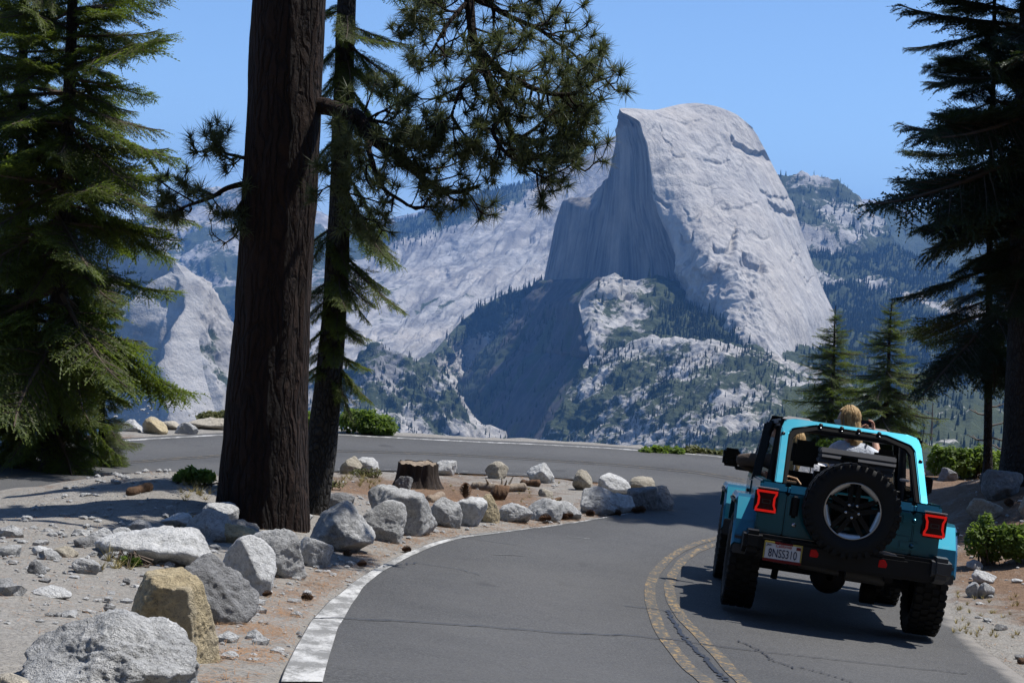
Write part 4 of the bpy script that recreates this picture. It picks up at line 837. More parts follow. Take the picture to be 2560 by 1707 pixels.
bush(2040, 2140, 1090, 1150, 'green bush hidden low behind the roll bar of the car', 8, 1600, d=29, leaf=.045, lump=4)
bush(495, 572, 1022, 1054, 'pale dry bush behind the rocky verge left of the pine', 9, 1000, d=31.6, leaf=.04, lump=4, mat=M_LEAFD)
bush(880, 950, 1170, 1194, 'yellow green tuft of weeds in front of the pale rock pair', 10, 500, leaf=.022, lump=4, mat=M_LEAFD, name='weed_tuft')
bush(760, 860, 1196, 1224, 'sparse yellowish weeds on the soil beside the leaning fir', 11, 500, leaf=.02, lump=6, mat=M_LEAFD, name='weed_tuft')
bush(300, 350, 1402, 1416, 'tiny green weed on the gravel below the pale outcrop', 12, 260, leaf=.018, lump=4, name='weed_tuft')
# ------------------------------------------------------------------ boulders, stump, logs, cones, litter
def stone_mat(name, a, b, tint=None, amt=.0, speck=1.0):
    s = N(name); c = s.coord('Object'); o = s.rnd(); q = s.n('VectorMath', {0: c, 1: s.n('CombineXYZ', {0: s.math('MULTIPLY', o, 13.0)}).outputs[0]}, operation='ADD').outputs[0]
    n1 = s.noise(q, 3.2, 6, .65); n2 = s.noise(q, 26, 5, .75); sp = s.noise(q, 95, 3, .8); v = s.n('TexVoronoi', {'Vector': q, 'Scale': 60.0}).outputs['Distance']
    col = s.mix(s.ramp(n1, (.32, 0.0), (.68, 1.0)), a, b)
    col = s.mix(.75, col, s.ramp(n2, (.28, .38), (.5, 1.0), (.72, 1.35)), 'MULTIPLY')
    col = s.mix(s.math('MULTIPLY', s.ramp(sp, (.56, 0.0), (.66, 1.0)), .75 * speck), col, (.07, .07, .072))
    col = s.mix(s.math('MULTIPLY', s.ramp(s.noise(q, 1.7, 4, .6), (.52, 0.0), (.66, 1.0)), amt), col, tint or b)
    h = s.math('ADD', s.math('MULTIPLY', n2, 1.0), s.math('ADD', s.math('MULTIPLY', sp, .35), s.math('MULTIPLY', n1, 1.6)))
    return s.done(col, .92, s.bump(h, .035, 1.0))
M_STONE = {'grey': stone_mat('grey_granite', (.30, .30, .298), (.54, .54, .53)),
           'dark': stone_mat('dark_shaded_granite', (.16, .16, .162), (.33, .33, .33)),  # dark stones' own tone; also stands in for shade on some rocks
           'white': stone_mat('pale_granite', (.46, .46, .455), (.66, .66, .65), speck=.6),
           'yellow': stone_mat('ochre_granite', (.40, .32, .19), (.52, .44, .29), (.36, .35, .34), .45, .8),
           'tan': stone_mat('tan_granite', (.36, .32, .25), (.48, .44, .37), speck=.8)}
_ico = {}
def ico(n):
    if n not in _ico:
        b = bmesh.new(); bmesh.ops.create_icosphere(b, subdivisions=n, radius=1.0); _ico[n] = (np.array([v.co[:] for v in b.verts]), np.array([[v.index for v in f.verts] for f in b.faces])); b.free()
    return _ico[n]
def rock_mesh(name, seed, size, mat, sub=5, facets=11, sharp=7.0, rough=.06, planes=None):
    """faceted boulder: soft-minimum over random planes, then broken surface"""
    v, f = ico(sub); rs = np.random.RandomState(seed)
    nn = unit(rs.normal(size=(facets, 3)) * np.array([1, 1, .8])); dd = rs.uniform(.62, 1.0, facets)
    if planes is not None: nn = np.concatenate([nn, unit(np.array([p[:3] for p in planes], float))]); dd = np.concatenate([dd, [p[3] for p in planes]])
    inv = np.maximum(v @ nn.T, 0) / dd                      # 1/r per plane
    r = 1.0 / ((np.maximum(inv, .0) ** (sharp * 2.2)).sum(1) ** (1 / (sharp * 2.2)) + 1e-6); r = np.minimum(r, 1.25)
    p = v * r[:, None]; p[:, 2] = np.maximum(p[:, 2], -.92 + .06 * fbm(v * 2 + seed, 2)); lo, hi = p.min(0), p.max(0); p = (p - (lo + hi) / 2) / ((hi - lo) / 2)
    sz = np.array(size) / 2; q = p * sz; sc = float(np.mean(sz))
    disp = rough * sc * (fbm(q / sc * 1.5 + seed * 3.7, 4) + .55 * ridged(q / sc * 2.1 + seed, 4) - .35) + .022 * sc * fbm(q / sc * 9 + seed, 3)
    q = q + unit(v) * disp[:, None]
    q = q + np.array([0, 0, sz[2] * .88])
    return mesh_np(name, q, f, [mat], True)
def boulder(x0, y0, x1, y1, kind, label, seed, rot=0.0, sub=5, deep=1.0, planes=None, tilt=(0, 0), group='boulders lining the road', name='boulder', d=None, sink=.11, facets=11, rough=.06, sharp=7.0, cat='rock'):
    b = hit((x0 + x1) / 2, y1 - .10 * (y1 - y0)) if d is None else P((x0 + x1) / 2, y1 - .1 * (y1 - y0), d); d = b[1]
    w = (x1 - x0) / FPX * d; h = (y1 - y0) / FPX * d * 1.07
    me = rock_mesh(name, seed, (w * 1.08, w * .9 * deep, h / .94), M_STONE[kind], sub, facets, sharp, rough, planes)
    o = link(name, me, None, label, cat, group)
    o.location = (b[0], b[1] + .18 * w, b[2] - sink * h); o.rotation_euler = (math.radians(tilt[0]), math.radians(3.0 + tilt[1]), math.radians(rot)); return o
B = boulder
B(34, 1566, 462, 1752, 'grey', 'rough grey boulder nearest the viewer, cut by the bottom edge', 101, rough=.10, planes=[(-.6, -.5, .55, .62), (.5, -.3, .75, .62), (0, -.9, .2, .8)], sub=6)
B(302, 1440, 534, 1668, 'yellow', 'big blocky ochre boulder with a dark overhanging front face', 102, planes=[(-.12, -.95, -.12, .66), (.92, -.35, .12, .72), (-.05, -.12, 1, .86), (-.85, -.4, .35, .78)], facets=4, sub=6, rough=.04, sharp=12)
B(428, 1402, 624, 1566, 'dark', 'dark knobbly boulder right behind the big ochre boulder', 103, rough=.10, planes=[(.6, -.5, .5, .6)])
B(549, 1346, 675, 1498, 'white', 'bright white slab shaped boulder leaning to the left', 104, planes=[(.62, -.35, .68, .52), (-.5, -.85, .05, .62), (.7, -.6, -.2, .8)], facets=4, sharp=12, rough=.045)
B(610, 1330, 756, 1457, 'grey', 'pitted grey boulder right of the bright white slab', 105, rough=.09)
B(744, 1348, 823, 1424, 'grey', 'smaller grey boulder wedged against the pitted grey boulder', 106)
B(770, 1264, 923, 1387, 'grey', 'tall peaked grey boulder in front of the leaning fir', 107, planes=[(.5, -.7, .5, .7), (-.7, -.5, .4, .72), (.1, -.9, -.35, .75)], rough=.08)
B(871, 1252, 1002, 1360, 'grey', 'rounded grey boulder with a flat shaded front, left of the biggest block', 108, planes=[(.1, -.95, -.3, .7)], rough=.07)
B(912, 1227, 1080, 1342, 'grey', 'biggest square grey block in the roadside row', 109, planes=[(.15, -.98, -.1, .74), (.9, -.3, .1, .8), (0, -.1, 1, .85), (-.8, -.5, .3, .75)], facets=5, sharp=11, rough=.06)
B(1072, 1249, 1148, 1325, 'grey', 'dull grey boulder just right of the biggest block', 110)
B(1124, 1247, 1211, 1319, 'white', 'cracked whitish boulder with a pine cone on its top', 111, planes=[(0, -.1, 1, .8)])
B(1191, 1238, 1247, 1312, 'yellow', 'thin ochre slab standing between whitish and grey boulders', 112, planes=[(.6, -.7, .35, .6)], deep=.8, facets=5, sharp=11)
B(1243, 1261, 1326, 1310, 'grey', 'low grey boulder right of the thin ochre slab', 113)
B(1320, 1251, 1402, 1306, 'grey', 'low double humped grey boulder in the middle of the row', 114)
B(1378, 1256, 1450, 1300, 'grey', 'flat grey stone running out right of the double humped boulder', 115)
B(1453, 1222, 1545, 1292, 'grey', 'triangular grey boulder among the pine cones', 116, planes=[(-.6, -.5, .6, .6), (.7, -.4, .5, .62)])
B(1529, 1237, 1585, 1285, 'white', 'small pale boulder right of the triangular grey boulder', 117)
B(1565, 1216, 1639, 1282, 'dark', 'dark blue grey leaning boulder near the point of the island', 118)
B(1613, 1218, 1680, 1280, 'dark', 'shaded dark block at the very point of the island', 119)
B(1574, 1194, 1633, 1233, 'tan', 'pale tan stone resting behind the dark boulders at the point', 120)
B(1496, 1190, 1572, 1242, 'white', 'pale rounded boulder behind the triangular grey boulder', 121)
B(1431, 1177, 1479, 1230, 'tan', 'upright brownish stone standing alone by the far lane', 122, facets=9)
B(1318, 1158, 1385, 1213, 'white', 'white pointed boulder by the far lane, right of the tan one', 123, planes=[(-.7, -.3, .6, .62)])
B(1213, 1156, 1267, 1200, 'tan', 'tan rounded block by the far lane with a dark crack', 124)
B(1090, 1152, 1138, 1192, 'white', 'white stone peeping out behind the tree stump', 125)
B(848, 1144, 900, 1190, 'tan', 'greenish pale boulder, left one of the pair by the far lane', 126)
B(882, 1146, 943, 1190, 'white', 'whitish boulder, right one of the pair by the far lane', 127)
B(987, 1191, 1027, 1230, 'dark', 'grey rounded stone leaning on the front of the tree stump', 128)
B(802, 1233, 878, 1280, 'dark', 'dark smooth rock in the shade at the foot of the leaning fir', 129, sharp=4)
B(926, 1218, 966, 1243, 'dark', 'black angular stone left of the tree stump', 130)
B(1346, 1223, 1380, 1244, 'tan', 'small tan stone lying on the island soil', 131, sub=4)
B(505, 1260, 586, 1314, 'white', 'pale angular rock standing left of the pine foot', 132, planes=[(0, -.2, 1, .8), (.9, -.3, 0, .8)], facets=6, sharp=11)
B(402, 1286, 486, 1326, 'white', 'bright low rock at the upper left of the outcrop', 133)
B(461, 1282, 570, 1352, 'grey', 'grey sloping rock below the pale angular rock', 134)
B(538, 1316, 637, 1363, 'yellow', 'small ochre tipped rock above the white slab', 135)
B(553, 1305, 645, 1338, 'dark', 'flat dark rock just behind the ochre tipped rock', 136)
B(604, 1284, 640, 1307, 'dark', 'little dark stone against the pine foot', 137, sub=4)
B(641, 1270, 730, 1304, 'dark', 'dark low rock at the right of the pine foot', 138)
B(716, 1278, 775, 1306, 'grey', 'grey low rock between the pine foot and the peaked boulder', 139)
B(232, 1312, 520, 1414, 'white', 'wide flat pale outcrop breaking through the gravel', 140, rough=.10, facets=14, sharp=5, sink=.25, group='outcrop rocks on the left')
B(408, 1370, 515, 1412, 'white', 'low pale rock at the lower edge of the outcrop', 141, group='outcrop rocks on the left')
B(386, 1392, 432, 1410, 'dark', 'little shaded stone at the corner of the outcrop', 142, sub=4, group='outcrop rocks on the left')
B(182, 1341, 247, 1376, 'dark', 'dark rock under the hanging fir sprays', 143, group='outcrop rocks on the left')
B(231, 1322, 285, 1371, 'white', 'white and black rock right of the dark rock under the firs', 144, group='outcrop rocks on the left')
B(276, 1322, 330, 1352, 'grey', 'smooth grey rock at the back of the outcrop', 146, group='outcrop rocks on the left')
B(318, 1302, 376, 1340, 'grey', 'knobbly grey rock at the rear of the outcrop', 147, group='outcrop rocks on the left')
B(-14, 1362, 44, 1396, 'grey', 'grey rock at the left edge below the firs', 148, group='outcrop rocks on the left')
B(78, 1366, 130, 1388, 'white', 'flat pale stone under the left firs', 149, sub=4, group='outcrop rocks on the left')
B(132, 1368, 190, 1392, 'tan', 'tan flat stone under the left firs', 145, sub=4, group='outcrop rocks on the left')
B(180, 1394, 247, 1430, 'grey', 'half buried grey rock on the open gravel', 150, group='outcrop rocks on the left', sink=.2)
B(70, 1404, 112, 1432, 'dark', 'dark rotten looking lump on the gravel at the left', 151, sub=4, group='outcrop rocks on the left')
B(84, 1466, 170, 1492, 'white', 'flat pale slab lying alone on the gravel', 152, group='outcrop rocks on the left', sink=.35)
B(92, 1446, 122, 1458, 'dark', 'little dark stone above the flat pale slab', 153, sub=4, group='outcrop rocks on the left')
B(306, 1446, 324, 1462, 'dark', 'little dark pebble stone left of the ochre boulder', 154, sub=4, group='outcrop rocks on the left')
B(334, 1462, 358, 1476, 'white', 'pale chip of rock behind the ochre boulder', 155, sub=4, group='outcrop rocks on the left')
B(-30, 1694, 66, 1760, 'tan', 'tan stone cut by the lower left corner', 156, group='outcrop rocks on the left')
# beyond the road on the left
B(354, 1046, 414, 1088, 'yellow', 'cream angular boulder on the far verge left of the pine', 160, group='verge rocks', planes=[(.6, -.2, .7, .6), (-.4, -.8, -.3, .6)], facets=5, sharp=11)
B(439, 1056, 490, 1087, 'grey', 'grey boulder on the far verge next to the pine trunk', 161, group='verge rocks')
B(470, 1046, 575, 1076, 'tan', 'long pale ledge on the far verge behind the grey boulder', 162, group='verge rocks', facets=14, sharp=4)
B(395, 1053, 450, 1074, 'tan', 'low pale ledge between the two verge boulders', 163, group='verge rocks', sharp=4)
B(300, 1050, 352, 1082, 'white', 'white rock half hidden by the fir sprays on the far verge', 164, group='verge rocks')
# right side
B(2312, 1138, 2360, 1192, 'grey', 'grey boulder beside the bush, nearest the car flank', 170, group='rocks right of the road')
B(2350, 1172, 2396, 1206, 'dark', 'rounded dark grey rock in front of the wide green bush', 171, group='rocks right of the road')
B(2458, 1182, 2556, 1250, 'dark', 'big shaded block at the foot of the thick fir trunk', 172, group='rocks right of the road', facets=7, sharp=9)
B(2450, 1184, 2494, 1216, 'dark', 'shaded round rock left of the big shaded block', 173, group='rocks right of the road')
B(2420, 1250, 2500, 1304, 'tan', 'layered tan grey rock above the right bush', 174, group='rocks right of the road', facets=8)
B(2452, 1382, 2482, 1414, 'tan', 'tan stone under the lower edge of the right bush', 175, group='rocks right of the road', sub=4)
B(2418, 1402, 2458, 1428, 'grey', 'grey stone left of the tan stone under the right bush', 176, group='rocks right of the road', sub=4)
B(2430, 1428, 2488, 1460, 'white', 'pale wedge shaped stone, uppermost of the three by the road', 177, group='rocks right of the road')
B(2416, 1456, 2452, 1496, 'white', 'pale stone, lower left of the three by the road', 178, group='rocks right of the road')
B(2447, 1457, 2484, 1498, 'grey', 'grey speckled stone, lower right of the three by the road', 179, group='rocks right of the road')
B(2548, 1226, 2600, 1296, 'tan', 'upright tan rock cut by the right edge', 180, group='rocks right of the road')
B(2530, 1448, 2556, 1458, 'white', 'small flat white chip on the right bank', 181, group='rocks right of the road', sub=4)
B(2486, 1562, 2520, 1578, 'dark', 'dark low stone on the sandy shoulder at the right', 182, group='rocks right of the road', sub=4)
B(2536, 1636, 2566, 1650, 'dark', 'dark stone on the shoulder by the lower right corner', 183, group='rocks right of the road', sub=4)

# --- stump
def wood_mat(name, a, b, sc=8):
    s = N(name); c = s.coord('Object'); n = s.noise(s.map(c, (1, 1, .25)), sc, 6, .7)
    return s.done(s.mix(s.ramp(n, (.3, 0.0), (.7, 1.0)), a, b), .95, s.bump(n, .05, 1.0))
M_STUMP = wood_mat('burnt_stump_bark', (.014, .011, .010), (.06, .045, .036)); M_CUT = wood_mat('cut_wood', (.20, .15, .11), (.36, .29, .22), 16); M_LOG = wood_mat('weathered_log', (.16, .13, .10), (.34, .28, .22), 10); M_ROT = wood_mat('rotten_wood', (.05, .032, .02), (.17, .10, .06), 12)
sb = hit(1042, 1218); sd_ = sb[1]; st = bpy.data.objects.new('tree_stump', None); COL.objects.link(st); st.location = sb; st['label'] = 'wide dark burnt tree stump sawn flat on the island'; st['category'] = 'stump'
wS = 98 / FPX * sd_; hS = 62 / FPX * sd_; an = np.linspace(0, 2 * math.pi, 64, endpoint=False); zz = np.linspace(-.06, hS, 14); V = []
for z in zz:
    t = np.clip(z / hS, 0, 1); r = wS / 2 * (1 + .32 * (1 - t) ** 2.6); rr = r * (1 + .05 * np.sin(an * 7 + 1) * (1.2 - t) + .035 * np.sin(an * 17) + .05 * fbm(np.stack([np.cos(an) * 2, np.sin(an) * 2, np.full(64, z * 2)], -1), 3))
    V.append(np.stack([rr * np.cos(an), rr * np.sin(an), np.full(64, z) + (.03 * fbm(np.stack([np.cos(an) * 3, np.sin(an) * 3, 0 * an], -1), 2) if z == zz[-1] else 0)], -1))
V = np.array(V); link('bark', mesh_np('bark', V, np.concatenate([grid_faces(14, 64), np.stack([np.arange(14)[:-1] * 64 + 63, np.arange(14)[1:] * 64 + 63, np.arange(14)[1:] * 64, np.arange(14)[:-1] * 64], -1)]), [M_STUMP]), st)
ring = V[-1]; cut = np.concatenate([ring * np.array([.97, .97, 1]) - [0, 0, .01], ring * np.array([.5, .5, 1]) * 1.0 - [0, 0, .01], [[0, 0, hS - .01]]]); k = np.arange(64)
link('cut_face', mesh_np('cut_face', cut, [np.stack([k, (k + 1) % 64, (k + 1) % 64 + 64, k + 64], -1), np.stack([k + 64, (k + 1) % 64 + 64, np.full(64, 128)], -1)], [M_CUT]), st)
# --- fallen wood
def log(x0, y0, x1, y1, r, label, mat, seed, arms=0, cat='log', d=None):
    a, b = hit(x0, y0), hit(x1, y1); c = (a + b) / 2; c[2] += r * .7; n = 14; u = np.linspace(0, 1, n)[:, None]; rs = np.random.RandomState(seed); q = (a - c) * (1 - u) + (b - c) * u + [0, 0, r * .7]; q += r * .5 * fbm(q * 3 + seed, 3)[:, None]
    g = Geo(); v, f = tube(q, r * (1 + .25 * fbm(u * 4 + seed + np.zeros((n, 3)), 2)) * np.where((u[:, 0] < .02) | (u[:, 0] > .98), .35, 1), 9); g.add(v, f)
    for e in (0, -1):
        i0 = 0 if e == 0 else (n - 1) * 9; g.add(np.concatenate([v[i0:i0 + 9], [q[e]]]), np.array([[k, (k + 1) % 9, 9] for k in range(9)]))
    for k in range(arms):
        p = q[rs.randint(3, n - 3)]; e = p + np.array([rs.normal(0, .08), rs.normal(0, .1), .12 + .08 * rs.rand()]); g.add(*tube([p, (p + e) / 2 + .01, e], [r * .4, r * .25, .006], 5))
    o = link('log' if cat == 'log' else 'wood_chunk', g.mesh('log', [mat], True), None, label, cat); o.location = c
log(1180, 1222, 1248, 1230, .075, 'grey weathered log, left one of the fallen pair', M_LOG, 1, 1)
log(1236, 1226, 1316, 1226, .06, 'thinner grey log with a snapped twig, right of the weathered one', M_LOG, 2, 3)
log(1302, 1212, 1348, 1217, .055, 'short reddish brown log near the white pointed boulder', M_ROT, 3)
log(1226, 1246, 1270, 1248, .12, 'dark rotten stub lying below the fallen logs', M_ROT, 4, cat='wood')
log(1072, 1258, 1106, 1248, .06, 'pale yellowish splintered wood beside the red soil', M_CUT, 5, cat='wood')
log(1368, 1256, 1402, 1250, .025, 'thin dark stick on the island sand', M_ROT, 6, cat='wood')
log(2548, 1660, 2575, 1655, .03, 'dark stick at the lower right shoulder', M_ROT, 7, cat='wood')
log(318, 1240, 375, 1228, .05, 'rotten brown bark piece on the soil behind the fir', M_ROT, 8, cat='wood')
# --- pine cones
def cone_mesh(seed):
    rs = np.random.RandomState(seed); g = Geo(); g.add(*tube([[0, 0, -.004], [0, 0, .012], [0, 0, .05], [0, 0, .13]], [.001, .024, .028, .006], 6))
    for i in range(70):
        t = i / 70; a = i * 2.39996; z = .008 + .115 * t; r = .046 * math.sin(math.pi * (.22 + .74 * t)) + .006; d = np.array([math.cos(a), math.sin(a), .35]); s = np.array([-math.sin(a), math.cos(a), 0]); o = np.array([0, 0, z]); w = .012
        g.add([o + s * w * .4, o - s * w * .4, o + d * r - s * w, o + d * r * 1.12 + [0, 0, .004], o + d * r + s * w], np.array([[0, 1, 2], [0, 2, 3], [0, 3, 4]]))
    return g.mesh('pine_cone', [M_CONE])
M_CONE = wood_mat('cone_scales', (.09, .045, .024), (.26, .145, .08), 60)
CN = [cone_mesh(k) for k in range(3)]; rg = random.Random(4)
def cone_at(x, y, label, s=1.0, stand=False, pos=None):
    b = hit(x, y) if pos is None else pos; o = link('pine_cone', rg.choice(CN), None, label, 'pine cone', 'pine cones lying about'); s *= max(.45, min(1.0, 24 / FPX * b[1] / .125)) * (1.0 if not stand else 1.0); o.scale = (s, s, s)
    o.location = (b[0], b[1], b[2] + (.0 if stand else .045 * s)); o.rotation_euler = (0, 0, 0) if stand else (math.radians(90 + rg.uniform(-12, 12)), 0, rg.choice((-1, 1)) * math.radians(rg.uniform(55, 120)))
for x, y, lab in ((1347, 1306, 'large pine cone lying before the double humped boulder'), (1409, 1297, 'pine cone, leftmost of the row of cones'), (1421, 1299, 'pine cone, second of the row of cones'), (1437, 1296, 'biggest pine cone in the row of cones'), (1452, 1297, 'pine cone, last of the row of cones'), (1487, 1290, 'pine cone under the triangular grey boulder'),
                  (1530, 1288, 'pine cone between the triangular and the small pale boulder'), (1577, 1283, 'pine cone before the small pale boulder'), (1592, 1281, 'pine cone under the dark leaning boulder'), (880, 1391, 'reddish pine cone beside the tall peaked boulder'), (1004, 1380, 'pine cone on the needles at the white line'),
                  (892, 1418, 'pine cone among needles near the line bend'), (783, 1503, 'flattened pine cone on the needle strip beside the white line'), (655, 1494, 'dark pine cone beneath the white slab boulder'), (2509, 1262, 'pine cone right of the layered tan rock'), (2532, 1262, 'second pine cone right of the layered tan rock')):
    cone_at(x, y, lab, 1.25 if 'flattened' in lab or 'large' in lab else 1.0)
_o = [o for o in COL.objects if o.get('label', '').startswith('cracked whitish')][0]; _z = max((_o.location.z + v.co.z for v in _o.data.vertices if abs(v.co.x + .04) < .08 and abs(v.co.y) < .08), default=_o.location.z)
cone_at(0, 0, 'big pine cone standing upright on the whitish boulder', 1.55, True, (_o.location.x - .04, _o.location.y, _z - .015))
# --- needle litter and gravel (uncountable)
rs = np.random.RandomState(21); lit = Geo()
def litter(xy, w, L=(.07, .16), lift=.004, m=0):
    n = len(xy); z = gz(xy[:, 0], xy[:, 1]) + lift + np.abs(rs.normal(0, .008, n)); a = rs.uniform(0, math.pi, n); l = rs.uniform(*L, n) / 2; d = np.stack([np.cos(a) * l, np.sin(a) * l, rs.normal(0, .12, n) * l], -1); s = np.stack([-np.sin(a), np.cos(a), 0 * a], -1) * w
    p = np.concatenate([xy, z[:, None]], 1); V = np.stack([p - d - s, p - d + s, p + d], 1).reshape(-1, 3); lit.add(V, np.arange(3 * n).reshape(-1, 3), m)
i0 = 12; seg = IN[i0:i0 + 200]; tn = np.gradient(seg, axis=0); tn /= np.hypot(*tn.T)[:, None]; nl = np.stack([-tn[:, 1], tn[:, 0]], -1)
k = rs.randint(0, 200, 15000); dens = .5 + .6 * fbm(np.stack([k * .16, 0 * k, 0 * k], -1), 4); keep = rs.rand(15000) < np.clip(dens * 1.2 - .15, .06, 1); k = k[keep]
off = .04 + np.abs(rs.normal(.10, .17, len(k)) + .12 * fbm(np.stack([k * .12, 0 * k + 5, 0 * k], -1), 3)) + rs.exponential(.05, len(k)); litter(seg[k] + nl[k] * off[:, None] + rs.normal(0, .03, (len(k), 2)), .0022)
n = 9000; xy = np.stack([rs.uniform(-7, 0, n), rs.uniform(7, 24, n)], -1); litter(xy[~inside_road(*xy.T)], .0018)
n = 9000; xy = np.stack([rs.uniform(3.6, 9.5, n), rs.uniform(9, 28, n)], -1); litter(xy[~inside_road(*xy.T)], .0022)
n = 5000; xy = np.stack([rs.normal(-.8, 1.0, n), rs.normal(20.7, .9, n)], -1); litter(xy[~inside_road(*xy.T)], .0022)
s = N('dry_needles'); M_DRY = s.done(s.mix(s.noise(s.n('NewGeometry').outputs['Position'], 9, 3), (.17, .09, .045), (.34, .21, .115)), .8)
link('needle_litter', lit.mesh('needle_litter', [M_DRY]), kind='stuff')
v0, f0 = ico(1); GV, GF, b0 = [], [], 0
def pebbles(xy, lo, hi):
    global b0
    z = gz(xy[:, 0], xy[:, 1])
    for (x, y), zz in zip(xy, z):
        s_ = lo * (hi / lo) ** (rs.rand() ** 2.2); v = v0 * (s_ * rs.uniform(.6, 1.2, 3)) * rs.uniform(.75, 1.2, (len(v0), 1)) * np.array([1, 1, .6]); GV.append(v + [x, y, zz + s_ * .15]); GF.append(f0 + b0); b0 += len(v0)
for i_ in range(30):
    q = hit(rs.uniform(0, 560), rs.uniform(1330, 1420) if rs.rand() < .8 else rs.uniform(1420, 1540)); s_ = .02 + .07 * rs.rand() ** 1.8; v1, f1 = ico(2); r_ = 1 + .40 * fbm(v1 * 1.6 + i_ * 3.1, 3); GV.append(v1 * r_[:, None] * s_ * np.array([1.3, 1, .75]) + q + [0, 0, s_ * .3]); GF.append(f1 + b0); b0 += len(v1)
for n, bx in ((2600, (-4.5, 0, 6.5, 20)), (700, (-7, 3, 18, 26)), (1500, (3.6, 9.5, 9, 30)), (400, (-12, -5, 31, 33.5))):
    xy = np.stack([rs.uniform(bx[0], bx[1], n), rs.uniform(bx[2], bx[3], n)], -1); pebbles(xy[~inside_road(*xy.T)], .008, .06)
link('gravel', mesh_np('gravel', np.concatenate(GV), np.concatenate(GF), [M_STONE['grey']], False), kind='stuff')
# dry grass wisps
gr = Geo()
def wisps(x0, x1, y0, y1, n, h):
    for i in range(n):
        q = hit(rs.uniform(x0, x1), rs.uniform(y0, y1))
        for j in range(14):
            e = q + np.array([rs.normal(0, h * .5), rs.normal(0, h * .5), h * rs.uniform(.5, 1.1)]); s_ = np.array([.003, 0, 0]); gr.add([q - s_, q + s_, e], np.array([[0, 1, 2]]))
wisps(420, 480, 1305, 1335, 5, .12); wisps(270, 290, 1396, 1408, 3, .16); wisps(250, 330, 1415, 1440, 6, .08); wisps(770, 960, 1196, 1226, 34, .12); wisps(450, 560, 1205, 1260, 20, .10); wisps(2380, 2550, 1480, 1600, 40, .06); wisps(1060, 1400, 1200, 1260, 24, .05)
s = N('dry_grass'); link('dry_grass', gr.mesh('dry_grass', [s.done((.36, .30, .13), .8)]), kind='stuff')
# ------------------------------------------------------------------ the open car and its people
class B3:
    def __init__(s): s.bm = bmesh.new()
    def _bev(s, geom_v, bev, seg=2):
        if bev > 0:
            es = list({e for v in geom_v for e in v.link_edges}); bmesh.ops.bevel(s.bm, geom=es, offset=bev, segments=seg, affect='EDGES', clamp_overlap=True)
    def box(s, x0, x1, y0, y1, z0, z1, bev=.01, top=None, rot=None):
        vs = [s.bm.verts.new((x, y, z)) for z in (z0, z1) for y in (y0, y1) for x in (x0, x1)]
        if top:                                              # (dx0, dx1, dy0, dy1) shifts of the upper face
            for v, (a, b) in zip(vs[4:], ((0, 2), (1, 2), (0, 3), (1, 3))): v.co.x += top[a]; v.co.y += top[b]
        if rot:
            c = Vector(((x0 + x1) / 2, (y0 + y1) / 2, (z0 + z1) / 2)); M = Matrix.Rotation(rot[0], 3, rot[1])
            for v in vs: v.co = c + M @ (v.co - c)
        for f in ((0, 1, 3, 2), (4, 6, 7, 5), (0, 4, 5, 1), (2, 3, 7, 6), (0, 2, 6, 4), (1, 5, 7, 3)): s.bm.faces.new([vs[i] for i in f])
        s._bev(vs, bev); return s
    def prism(s, poly, axis, a, b, bev=.008, shear=None):
        """extrude a 2-D polygon along an axis from a to b"""
        def pt(p, t):
            q = {'x': (t, p[0], p[1]), 'y': (p[0], t, p[1]), 'z': (p[0], p[1], t)}[axis]
            return q if shear is None else shear(*q)
        A = [s.bm.verts.new(pt(p, a)) for p in poly]; Bq = [s.bm.verts.new(pt(p, b)) for p in poly]; n = len(poly)
        s.bm.faces.new(A); s.bm.faces.new(Bq[::-1])
        for i in range(n): s.bm.faces.new((A[i], Bq[i], Bq[(i + 1) % n], A[(i + 1) % n]))
        s._bev(A + Bq, bev); return s
    def ring(s, outer, inner, axis, a, b, shear=None):
        """a closed frame between two polygons with the same count"""
        n = len(outer); L = []
        for t in (a, b):
            for poly in (outer, inner):
                L.append([s.bm.verts.new((shear or (lambda *q: q))(*{'x': (t, p[0], p[1]), 'y': (p[0], t, p[1]), 'z': (p[0], p[1], t)}[axis])) for p in poly])
        o0, i0, o1, i1 = L
        for k in range(n):
            j = (k + 1) % n
            for q in ((o0[k], o0[j], i0[j], i0[k]), (o1[k], i1[k], i1[j], o1[j]), (o0[k], o1[k], o1[j], o0[j]), (i0[k], i0[j], i1[j], i1[k])): s.bm.faces.new(q)
        return s
    def np(s, v, f, smooth=True):
        vs = [s.bm.verts.new(tuple(x)) for x in np.asarray(v)]
        for q in f:
            try: fa = s.bm.faces.new([vs[i] for i in q]); fa.smooth = smooth
            except ValueError: pass
        return s
    def tube(s, pts, r, sides=8, cap=True):
        v, f = tube(pts, r, sides); s.np(v, f)
        if cap:
            n = len(pts) * sides; s.np(v[:sides], [list(range(sides))]); s.np(v[n - sides:], [list(range(sides))])
        return s
    def lathe(s, prof, axis='x', seg=48, o=(0, 0, 0), smooth=True):
        an = np.arange(seg) * 2 * math.pi / seg; V = []
        for t, r in prof:
            c, d = r * np.cos(an), r * np.sin(an); V.append(np.stack([np.full(seg, t), c, d] if axis == 'x' else [c, np.full(seg, t), d], -1) + np.array(o))
        n = len(prof); i = np.arange(n * seg).reshape(n, seg); f = np.stack([i[:-1], np.roll(i, -1, 1)[:-1], np.roll(i, -1, 1)[1:], i[1:]], -1).reshape(-1, 4)
        return s.np(np.array(V).reshape(-1, 3), f, smooth)
    def build(s, name, mat, parent, label=None, M=None):
        bmesh.ops.recalc_face_normals(s.bm, faces=s.bm.faces[:]); me = bpy.data.meshes.new(name); s.bm.to_mesh(me); s.bm.free()
        for m in (mat if isinstance(mat, (list, tuple)) else [mat]): me.materials.append(m)
        o = link(name, me, parent, label)
        if M is not None: o.matrix_local = M
        return o
